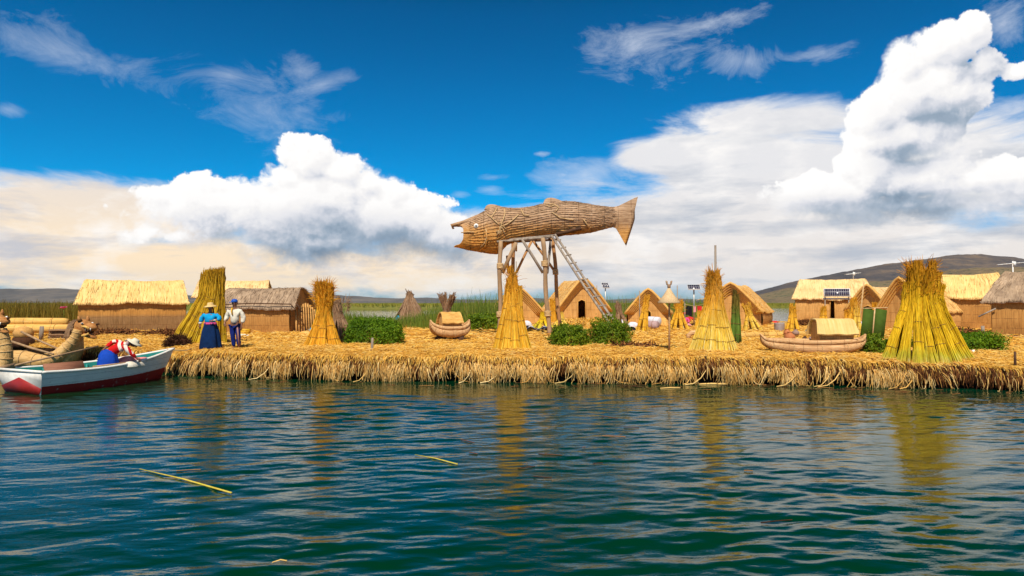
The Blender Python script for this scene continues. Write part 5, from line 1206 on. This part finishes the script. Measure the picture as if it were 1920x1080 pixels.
m = MT['striped_knit']; t = NT(m.node_tree); bs = t.n['Principled BSDF']; xx, yy_, zz_ = t.xyz(t.new('ShaderNodeTexCoord').outputs['Object'])
v = t.m('ADD', t.m('MULTIPLY', xx, .95), t.m('MULTIPLY', zz_, .30)); red_ = t.m('GREATER_THAN', t.m('FRACT', t.m('DIVIDE', t.m('ADD', v, .02), .155)), .56)
low_ = t.m('LESS_THAN', v, .54); fore = t.m('GREATER_THAN', t.m('SUBTRACT', xx, t.m('MULTIPLY', zz_, .9)), -.12); back_ = t.m('MULTIPLY', t.m('LESS_THAN', xx, .0), t.m('GREATER_THAN', zz_, 1.0))
f_ = t.m('MAXIMUM', t.m('MAXIMUM', red_, t.m('MULTIPLY', low_, t.m('LESS_THAN', zz_, 1.22))), t.m('MAXIMUM', fore, back_))
t.put(bs.inputs['Base Color'], t.mix(f_, (.76,.68,.60), (.55,.01,.012)))
crease(skin_mesh('jersey', [[((.06,0,.90), (.185,.17)), (wst, (.17,.16)), (ch_, (.18,.15)), ((.49,.05,1.16), (.10,.09))],
    [(ch_, (.18,.15)), ((.34,.24,1.19), .085), ((.11,.32,1.24), .075), ((-.05,.08,1.10), .055)], [(ch_, (.18,.15)), ((.44,-.15,1.12), .085), ((.62,-.20,.93), .072), ((.75,-.17,.79), .052)]], 'striped_knit', rw), .03)
MB().lathe([(.30,.10),(.31,.25),(.29,.50),(.27,.70),(.235,.88),(.17,.99),(.06,1.03)], 40, (.01,0,0), jit=.035, sy=.92).build('skirt', 'blue_cloth', rw)
hat(rw, (.70,.0,1.225), 'felt_hat', .22, .10, .10, (R(6),R(32),0))
MB().tube([(.46,.02,1.27),(.56,-.02,1.28),(.50,-.15,1.14),(.38,-.16,.98)], [.05,.06,.045,.05], 8, sq=(1,.5)).build('shawl', 'mauve_cloth', rw)
# bundles of cloth in the bow
def cloth_heap(name, label, loc, r_, h, m, seed=0, cat='cloth', sx=1.3, group=None, rz=0):
    n = 26; V = []; a = np.linspace(0, 2*np.pi, n, endpoint=False); rr_ = np.random.default_rng(seed); ph = rr_.uniform(0, 6, 6)
    P = []
    for i in range(9):
        f = i/8; rad = r_*math.cos(f*math.pi/2)**.6*(1+.16*np.sin(a*3+ph[0])+.09*np.sin(a*7+ph[1]+f*4)); z = h*math.sin(f*math.pi/2)*(1+.18*np.sin(a*2+ph[2])*(1-f)+.08*np.sin(a*5+ph[3]))
        P.append(np.stack([rad*np.cos(a)*sx, rad*np.sin(a), z], -1))
    P = np.transpose(np.array(P), (1, 0, 2)); mb = MB(); mb.grid(P, True); o = mb.build(name, m); o.location = loc; o.rotation_euler = (0, 0, rz); tag(o, label, cat, group); return o
q = lambda x, y, z: tuple(rbm @ Vector((x, y, z)))
cloth_heap('cloth_bundle', 'pink cloth bundle under the bending person\'s hand in the bow', q(2.75,-.20,.42), .32, .34, 'pink_cloth', 1, rz=RZ)
cloth_heap('cloth_bundle', 'white and pink cloth hanging over the near rim of the boat', q(2.55,-.70,.52), .20, .14, 'white_cloth', 2, rz=RZ, sx=2.0)
cloth_heap('cloth_bundle', 'dark green cloth beside the blue skirt in the boat', q(2.2,.05,.36), .30, .20, 'green_cloth', 3, rz=RZ)
cloth_heap('cloth_bundle', 'pale rosy cloth at the very tip of the bow', q(3.2,-.08,.56), .20, .14, 'pink_cloth', 4, rz=RZ, sx=1.8)

# ------------------------------------------------------------------ tepee, parasol, solar panels and small things
p = G(768, 606); tp = thing('reed_tepee', 'grey brown conical reed tepee with crossed poles before the water', 'tepee', tuple(p+Vector((0,.7,0))))
Np = 900; a = rng.uniform(-2.35, 3.3, Np); r0 = 1.28; h_ = 2.05
P0 = np.stack([np.cos(a)*r0*1.05, np.sin(a)*r0, 0*a], -1); P1 = np.stack([np.cos(a)*.06-.15, np.sin(a)*.06, 0*a+h_*rng.uniform(.85, 1.12, Np)], -1)
t_ = np.linspace(0, 1, 5)[None, :, None]; PP = P0[:, None]*(1-t_)+P1[:, None]*t_; PP[:, 1:4] += rng.normal(0, .03, (Np, 3, 3)); PP[:, 4] += rng.normal(0, .08, (Np, 3))
mb = strands(MB(), PP, .022); 
cone = [[(math.cos(b)*r0*.97*(1-f)-.15*f, math.sin(b)*r0*.93*(1-f), h_*f*.96) for f in np.linspace(0, 1, 8)] for b in np.linspace(-2.3, 3.25, 30)]
mb.grid(np.array(cone)); mb.build('thatch', 'reed_brown', tp)
for a_, b_ in (((.7,-.2,0), (-.42,.0,2.55)), ((-.9,0,0), (.22,.05,2.15)), ((.0,.8,0), (-.25,-.1,2.2))): MB().tube([a_, b_], [.045,.03], 7).build('tent_pole', 'wood_dark', tp)
o = cloth_heap('tarp', 'turquoise tarp sticking out at the left foot of the tepee', tuple(p+Vector((-.78,.1,.12))), .26, .42, 'turquoise', 5, 'tarp', 1.1)
cloth_heap('tarp', 'small turquoise cloth on the straw left of the frayed orange stook', tuple(G(577,623)), .26, .22, 'turquoise', 6, 'tarp', 1.3)
cloth_heap('sack', 'small orange sack below the turquoise cloth', tuple(G(573,629)), .22, .20, 'barge', 7, 'sack')
cloth_heap('cloth_bundle', 'white cloth on the straw right of the man', tuple(G(458,632)), .30, .12, 'white_cloth', 8)
p = G(458, 627); mb = MB(); mb.box((0,.1,.13), (.42,.34,.26)); o = mb.build('crate', 'yellow_plastic', smooth=False); o.location = p; tag(o, 'yellow plastic crate behind the man in white', 'crate')
for k in (-1, 1): MB().tube([(-.22,-.075,.13+.09*k),(.22,-.075,.13+.09*k)], .016, 5).build('rim', 'yellow_plastic', o)
# thatched parasol
p = G(1259, 661)+Vector((0,.3,0)); pr = thing('parasol', 'pale woven reed parasol with a small crown of animal heads on a slim pole', 'parasol', tuple(p)); y_ = p.y
zc = lambda py: Pt(1257, py, y_).z-p.z
mb = MB(); mb.tube([(0,0,-.05),(.01,0,zc(600)),(0,0,zc(545))], [.035,.032,.028], 9); mb.build('pole', 'hull_reed', pr)
rr0 = 21/F*y_; mb = MB(); z0, z1 = zc(567), zc(540); mb.lathe([(rr0*.96,z0-.03),(rr0,z0),(rr0*.62,z0+(z1-z0)*.36),(rr0*.36,z0+(z1-z0)*.66),(rr0*.10,z1),(0,z1+.02)], 40, jit=.008); 
mb.lathe([(rr0*.95,z0-.02),(rr0*.55,z0+.12),(0,z0+.25)], 40); mb.build('canopy', 'parasol_reed', pr)
cn = MB(); cn.lathe([(.03,z1-.02),(.06,z1+.03),(.05,z1+.09),(.02,z1+.12)], 12)
for sd in (-1, 1): cn.tube([(sd*.01,0,z1+.08),(sd*.06,0,z1+.12),(sd*.075,0,z1+.20),(sd*.10,0,z1+.23)], [.03,.03,.035,.015], 7)
cn.build('finial', 'reed_brown', pr)
def solar(label, px, py0, py1, pxw, Y, group=None, tilt=35, rz=0, n=1, post=True, base=None):
    zb_ = GY(px, Y).z if base is None else base; c = Pt(px, (py0+py1)/2, Y); w_ = pxw/F*Y; root = thing('solar_panel', label, 'solar panel', (c.x, c.y, zb_), R(rz), group)
    h_ = c.z-zb_
    if post: MB().tube([(0,0,-.1),(0,0,h_-.02)], .04, 8).build('post', 'steel', root)
    for k in range(n):
        hgt = (py1-py0)/F*Y/max(.3, math.sin(R(tilt))); wk = w_/n*.96; xo = (k-(n-1)/2)*w_/n; e_ = Euler((R(tilt), 0, 0)).to_matrix()
        mb = MB(); mb.box((xo,0,h_), (wk, hgt, .04), (R(tilt),0,0)); fr = mb.build('frame', 'white_metal', root, False)
        nrm = e_ @ Vector((0,0,1)); mb = MB(); mb.box(Vector((xo,0,h_))+nrm*.022, (wk*.93, hgt*.88, .006), (R(tilt),0,0)); mb.build('glass', 'solar_glass', fr, False)
    return root
solar('single white framed solar panel on a dark post behind the clothesline', 1301, 534, 543, 24, 42, tilt=30, rz=-8)
solar('small triple solar panel on a thin post behind the ladder', 1135, 530, 540, 13, 52, n=3, tilt=48, rz=20)
sp_ = solar('solar panel tilted over the doorway of the pale roofed hut', 1569, 541, 556, 47, 44.5, tilt=58, rz=-22, post=False)
hh_ = Pt(1569, 548, 44.5).z-sp_.location.z
MB().box((0,.02,hh_-.42), (1.66,.04,.12)).build('lower_rail', 'white_metal', sp_)
for sd in (-.7, .7): MB().tube([(sd,0,-.1),(sd,.02,hh_-.1)], .035, 6).build('post', 'wood_grey', sp_)
def antenna(label, px, py, pw, Y, base, rz=0):
    c = Pt(px, py, Y); w_ = pw/F*Y; root = thing('antenna', label, 'antenna', (c.x, c.y, base), R(rz)); h_ = c.z-base
    MB().tube([(0,0,0),(0,0,h_+.12)], .03, 6).build('mast', 'white_metal', root)
    mb = MB(); mb.tube([(-w_*.6,0,h_-.06),(w_*.5,0,h_+.05)], .022, 6)
    for k in range(7): x = -w_*.55+w_*1.0*k/6; mb.tube([(x,-.22,h_-.06+.11*(k/6)),(x,.22,h_-.06+.11*(k/6))], .013, 5)
    mb.build('boom', 'white_metal', root)
    MB().box((.05,0,h_-.02), (.12,.12,.22)).build('receiver', 'white_metal', root); return root
antenna('slim white television antenna on the pale roofed hut', 1600, 513, 26, 46.5+1.0, float(Pt(1600, 520, 47.5).z)-.12, 12)
antenna('white television antenna cut by the right edge above the grey roof', 1899, 494, 44, 32.5, float(Pt(1899, 512, 32.5).z)-1.2, -8)
# clothesline
pA, pB = GY(1284, 41), GY(1320, 41.6); cl = thing('clothesline', 'rope clothesline on two poles between the huts', 'clothesline', tuple(pA))
d = pB-pA; MB().tube([(0,0,-.1),(0,0,1.5)], .03, 6).build('post', 'wood_grey', cl); MB().tube([(d.x,d.y,-.1),(d.x,d.y,1.5)], .03, 6).build('post', 'wood_grey', cl)
MB().tube([(0,0,1.42),(d.x*.5,d.y*.5,1.32),(d.x,d.y,1.42)], .012, 5).build('line', 'rope', cl)
for k, (f, w_, h_, m_, lab) in enumerate([(.14,.20,.55,'dark','black trousers hanging at the left of the clothesline'),(.30,.16,.62,'black_cloth','black jacket hanging second on the clothesline'),(.50,.16,.35,'pink_cloth','pink top hanging in the middle of the clothesline'),(.76,.26,.52,'red_cloth','red shirt hanging at the right of the clothesline')]):
    c = pA+d*f+Vector((0,0,1.36-.06*math.sin(f*3.14))); P = [[(x, .03*math.sin(x*30+z*7), -z) for z in np.linspace(0, h_, 7)] for x in np.linspace(-w_/2, w_/2, 9)]
    P = np.array(P); P2 = P+[0,.03,0]; mb = MB(); mb.grid(P); mb.grid(P2[::-1]); mb.grid(np.stack([P[0],P2[0]],1)); mb.grid(np.stack([P[-1],P2[-1]],1)); mb.grid(np.stack([P[:,-1],P2[:,-1]],1)); o = mb.build('garment', m_); o.location = c; tag(o, lab, 'garment', 'garments drying on the clothesline')
# bedding and goods in front of the arched hut
def trunk(label, a, b, r_, m): return log('textile_roll', label, a, b, r_, m, 2, 'textile roll', 'textile rolls before the arched hut')
trunk('mauve roll of cloth on the straw left of the parasol pole', G(1199,617)+Vector((0,0,.24)), G(1234,618)+Vector((0,0,.24)), .24, 'mauve_cloth')
trunk('white sheeted roll behind the mauve one', G(1208,612)+Vector((0,.2,.36)), G(1238,613)+Vector((0,.2,.34)), .28, 'white_sheet')
for i, (px, py, r_, h_, m_, lab) in enumerate([(1186,615,.28,.34,'white_sheet','white cloth heap right of the ladder'),(1184,622,.22,.25,'black_cloth','dark cloth heap below the white one right of the ladder'),(1272,617,.36,.22,'white_sheet','white cloth spread beside the seated vendors'),
    (1243,612,.30,.52,'barge','tan sack standing against the parasol pole'),(985,612,.30,.35,'white_sheet','white cloth left of the tower leg at the craft stall'),(990,618,.22,.22,'black_cloth','dark cloth bag left of the tower leg'),
    (1406,608,.28,.26,'white_sheet','white cloth under the drooping roof'),(1418,609,.26,.22,'pink_cloth','pink cloth under the drooping roof'),(1436,607,.34,.20,'white_sheet','white cloth by the waterside right of the drooping hut'),(1452,606,.34,.16,'red_cloth','red cloth by the waterside'),
    (1519,628,.20,.30,'turquoise','turquoise bag behind the model reed boat'),(1618,622,.34,.5,'white_sheet','white sack between the model boat cabin and the green boards'),(1168,607,.3,.3,'white_sheet','pale cloth at the foot of the dry spiky sheaf')]):
    cloth_heap('cloth_heap', lab, tuple(G(px, py)), r_, h_, m_, 20+i, 'cloth heap', 1.2)
for i, (px, lab) in enumerate([(1012, 'white and blue cloth laid out at the left craft cone'), (1048, 'white cloth laid out at the right craft cone')]):
    p = GY(px, 36.8); P = []
    for x in np.linspace(-.85, .85, 24): P.append([(x, y, .10+.16*(1-y/.9)*(.6+.4*math.sin(x*9))*(.3+abs(math.sin(x*4+i)))) for y in np.linspace(-.1, .9, 10)])
    P = np.array(P); P2 = P-[0,0,.06]; mb = MB(); mb.grid(P); mb.grid(P2[::-1]); mb.grid(np.stack([P[:,0],P2[:,0]],1)); o = mb.build('craft_cloth', 'white_sheet'); o.location = p; tag(o, lab, 'cloth', 'cloths laid out at the craft cones')
# vendors seated on the straw, tiny in the distance
def seated(label, px, py, top_m, leg_m, rz):
    p = G(px, py); root = thing('person', label, 'person', tuple(p), rz, 'vendors seated on the straw')
    ch_ = (0,.02,.52); nk = (0,0,.64); hips = (0,0,.14); lw, rw_ = (-.20,-.30,.28), (.20,-.30,.28)
    body = skin_mesh('body', [[(hips,(.15,.13)),((0,0,.34),(.13,.11)),(ch_,(.14,.11)),(nk,.05)], head_chain(nk,(0,-.01,.79)), [(ch_,(.14,.11)),((-.18,0,.54),.05),((-.26,-.10,.34),.042),(lw,.026)], [(ch_,(.14,.11)),((.18,0,.54),.05),((.26,-.10,.34),.042),(rw_,.026)], *hand(lw,(.3,-.8,-.2),1), *hand(rw_,(-.3,-.8,-.2),-1)], 'skin', root, 1)
    crease(skin_mesh('blouse', [[((0,0,.20),(.19,.17)),((0,0,.36),(.18,.15)),((0,.02,.50),(.19,.14)),((0,.01,.60),(.11,.08))],[((0,.02,.50),(.19,.14)),((-.19,0,.53),.08),((-.27,-.10,.34),.07),((-.22,-.24,.29),.05)],[((0,.02,.50),(.19,.14)),((.19,0,.53),.08),((.27,-.10,.34),.07),((.22,-.24,.29),.05)]], top_m, root, 1), .03)
    MB().lathe([(.44,.0),(.46,.06),(.36,.18),(.20,.28),(.12,.32)], 36, (0,-.12,0), jit=.05).build('skirt', leg_m, root)
    face(root, body, (0,-.01,.79), .088, 0); hat(root, (0,0,.84), 'hair' if top_m == 'black_cloth' else 'red_cloth', .13, .10, .08)
seated('small seated vendor in black right of the parasol pole', 1266, 613, 'black_cloth', 'black_cloth', R(10))
seated('small seated vendor in pink beside the white spread cloth', 1284, 613, 'magenta', 'pink_cloth', R(-20))
seated('small seated vendor in dark red at the far right of the pair', 1293, 611, 'red_cloth', 'black_cloth', R(15))
# clay pots
def pot(label, px, py, r_, m, group='clay pots beside the model reed boat', dz_=0, Y=None):
    p = G(px, py) if not Y else GY(px, Y); p.z += dz_; o = MB().lathe([(0,0),(r_*.5,.0),(r_*.92,r_*.5),(r_,r_*.85),(r_*.88,r_*1.3),(r_*.45,r_*1.62),(r_*.40,r_*1.75),(r_*.55,r_*1.9),(r_*.46,r_*1.88),(r_*.30,r_*1.7),(0,r_*1.2)], 24).build('pot', m); o.location = p; tag(o, label, 'pot', group); return o
pot('round terracotta pot, upper left of the four by the model boat', 1476, 634, .155, 'terracotta', dz_=.10); pot('grey brown pot, upper right of the group by the model boat', 1492, 634, .150, 'clay_grey', dz_=.10)
pot('wide orange pot in front below the round ones', 1481, 641, .21, 'terracotta'); pot('small dark pot beside the cabin of the model boat', 1509, 640, .11, 'wood_dark'); pot('small grey pot nearest the cabin of the model boat', 1520, 641, .11, 'clay_grey')
p = G(1464, 621); mb = MB(); mb.lathe([(.26,0),(.27,.02),(.265,.2),(.27,.22),(.265,.4),(.27,.42),(.26,.44),(.24,.44),(.24,.40),(0,.38)], 26); o = mb.build('drum', 'corrugated'); o.location = p+Vector((0,.2,0)); tag(o, 'grey metal drum standing left of the slim golden sheaf', 'drum')
# green boards
p = G(1646, 640)+Vector((.0,.2,0)); gb = thing('display_boards', 'pair of dark green boards leaning side by side right of the small hut', 'boards', tuple(p), R(-6))
for k, x in ((0, -.24), (1, .26)):
    mb = MB(); mb.box((x+.0, .16+.04*k, .66), (.44, .04, 1.30), (R(-10), R(11), 0)); mb.build('board', 'panel_green', gb, False)
MB().tube([(-.40,.28,1.32),(.62,.30,1.36)], .025, 6).build('top_pole', 'rope', gb)
MB().tube([(-.10,.06,0),(.10,.24,1.34)], .028, 6).build('middle_pole', 'rope', gb)
# stakes and posts
pole('grey wooden stake in front of the round green shrub', G(697,659)+Vector((0,0,-.1)), G(697,659)+Vector((.02,0,.44)), .045, 'wood_grey', 'stake', 'stake')
pole('thin dark stake at the far right of the bank', G(1904,688)+Vector((0,0,-.1)), G(1904,688)+Vector((-.01,0,.42)), .035, 'wood_dark', 'stake', 'stake')
pole('short white peg at the foot of the long low shrub', G(1825,664)+Vector((0,0,-.1)), G(1825,664)+Vector((0,0,.14)), .05, 'white_metal', 'stake', 'stake')
for px, y0, y1, Y, lab in [(1199,545,600,44,'thin bare pole left of the arched hut'),(1270,535,590,43,'thin pole rising behind the parasol'),(1119,535,600,50,'thin pole behind the ladder'),(968,490,600,40,'dark thin pole seen through the tower braces'),(1620,528,630,35,'pale leaning pole left of the small hut doorway')]:
    a = GY(px-(12 if px == 1620 else 0), Y); b = Pt(px, y0, Y); pole(lab, a-Vector((0,0,.1)), b, .04, 'wood_grey' if px != 1620 else 'rope')
mb = MB(); p = G(1296, 638); mb.tube([p+Vector((-.12,0,.02)), p+Vector((-.10,0,.2)), p+Vector((.02,0,.30)), p+Vector((.25,0,.30)), p+Vector((.6,.0,.22))], [.07,.10,.11,.12,.12], 10); tag(mb.build('reed_figure', 'hull_reed'), 'small curved pale reed roll poking out left of the pole stook', 'reed roll')
# flower in the left reeds
p = Pt(119, 577, 47); fw = thing('flower', 'pink flower above the left reed bed', 'flower', (p.x, p.y, .9)); h_ = p.z-.9
MB().tube([(0,0,0),(.05,0,h_*.6),(0,0,h_)], .02, 6).build('stem', 'marsh_blade', fw)
mb = MB()
for k in range(9): a = k*2*math.pi/9; mb.tube([(0,0,h_-.05),(math.cos(a)*.15,math.sin(a)*.12,h_+.05),(math.cos(a)*.26,math.sin(a)*.16,h_+.02+.08*math.sin(k))], [.04,.10,.02], 7, sq=(1,.3))
mb.build('petals', 'magenta', fw)
# floating stalks
def floating(label, a, b, r_=.013):
    a, b = Vector((*Pt(*a, 1).xy, 0)), b
    return None
def W0(px, py):
    d = Pt(px, py, 1.0)-Vector((0,0,CAMH)); k = CAMH/-d.z; return Vector((d.x*k, d.y*k, .012))
for i, (a, b, r_, lab) in enumerate([((262,881),(434,926),.011,'long yellow reed stalk floating in the foreground, at left'),((778,854),(858,872),.009,'short yellow reed stalk floating near the middle'),((705,711),(775,713),.03,'pale stalk floating at the foot of the bank left of centre'),
    ((1308,721),(1362,721),.03,'pale stalk floating below the pole stook'),((1238,729),(1275,728),.02,'thin stalk floating left of the pale one'),((510,1057),(538,1054),.006,'small whitish reed scrap floating at the bottom')]):
    A, B = W0(*a), W0(*b); o = MB().tube([Vector((0,0,0)), (B-A)*.5+Vector((0,.03,.006)), B-A], [r_*.6, r_, r_*1.1], 7).build('reed_stalk', 'reed_yellow' if i < 2 else 'fringe_pale'); o.location = A; tag(o, lab, 'reed stalk', 'reed stalks floating on the lake')
u_ = np.concatenate([rng.uniform(330, 1900, 90), rng.uniform(100, 1500, 22)]); Y_ = front(u_)-np.concatenate([rng.uniform(.25, 1.4, 90)**1.0, rng.uniform(4, 13, 22)]); X_ = (u_-960)/F*Y_
a_ = rng.normal(0, .5, len(u_)); l_ = rng.uniform(.04, .22, len(u_)); dv = np.stack([np.cos(a_)*l_, np.sin(a_)*l_, 0*a_], -1); c_ = np.stack([X_, Y_, 0*X_+.012], -1)
tag(strands(MB(), np.stack([c_-dv, c_+[0,0,.004], c_+dv], 1), .008).build('floating_debris', 'fringe_brown'), 'bits of brown reed drifting on the water', 'debris', None, 'stuff')
# distant dark boat by the far shore
p = Pt(1444, 606, 47); mb = MB(); P = []
for s_ in np.linspace(0, 1, 20):
    w_ = .35*math.sin(math.pi*s_)**.6+.01; z = .25+.35*abs(2*s_-1)**2.5; P.append([(s_*3.4-1.7, -w_, z), (s_*3.4-1.7, -w_*.8, .02), (s_*3.4-1.7, 0, -.1), (s_*3.4-1.7, w_*.8, .02), (s_*3.4-1.7, w_, z)])
mb.grid(np.array(P)); o = mb.build('canoe', 'wood_dark'); o.location = (Pt(1448,600,48.5).x, 48.5, .55); tag(o, 'dark narrow boat moored behind the island right of the drooping hut', 'boat')
# heaps of loose straw
def heap(label, px, py, rx, ry, h, n, m='straw', dY=0):
    p = G(px, py)+Vector((0, ry+dY, 0)); a = rng.uniform(0, 6.28, n); q_ = np.sqrt(rng.random(n)); x, y = np.cos(a)*q_*rx, np.sin(a)*q_*ry; z = h*(1-q_**2)**.8
    d = rng.normal(size=(n, 3))*[1, 1, .28]; d /= np.linalg.norm(d, axis=1, keepdims=True); l = rng.uniform(.08, .28, (n, 1)); c = np.stack([x, y, z+.01], -1)
    mb = strands(MB(), np.stack([c-d*l, c+[0,0,.02], c+d*l*.9], 1), .018)
    mb.lathe([(rx*1.0,-.05),(rx*.85,h*.25),(rx*.6,h*.6),(rx*.3,h*.85),(0,h*.93)], 24, sy=ry/rx); o = mb.build('straw_heap', m); o.location = p; tag(o, label, 'straw heap', 'straw heaps on the island')
heap('wide golden straw heap in front of the tall black doorway', 1100, 617, 2.4, 1.6, .50, 3800)
heap('straw heap behind the pole stook', 1330, 612, 2.6, 1.2, .35, 2600)
heap('dark brown heap of old reeds before the pale roofed hut', 1525, 612, 1.3, .8, .34, 1500, 'fringe_brown')
heap('brown rotting reed heap along the far left hut wall', 200, 630, 1.9, .5, .22, 1500, 'fringe_brown')
heap('brown heap at the right end of the far left hut', 305, 632, 1.0, .45, .26, 900, 'fringe_brown')
heap('dark patch of old reeds right of the shrub pair', 1195, 655, .9, .4, .10, 700, 'fringe_brown')
heap('brown heap of cut reeds behind the long low shrub', 1815, 632, 1.2, .5, .30, 900, 'fringe_brown')

# ------------------------------------------------------------------ air
mb = MB(); mb.box((0, 3200, 218), (19400, 13000, 444)); hz_ = mb.build('haze', 'dark', smooth=False)
m = bpy.data.materials.new('haze_air'); m.use_nodes = True; t = NT(m.node_tree); t.n.remove(t.n['Principled BSDF'])
pv = t.new('ShaderNodeVolumePrincipled'); pv.inputs['Color'].default_value = (.62,.76,.95,1); pv.inputs['Density'].default_value = HAZE
t.l.new(pv.outputs[0], t.n['Material Output'].inputs['Volume']); hz_.data.materials[0] = m
tag(hz_, 'thin air softening the far hills', None, None, 'stuff')
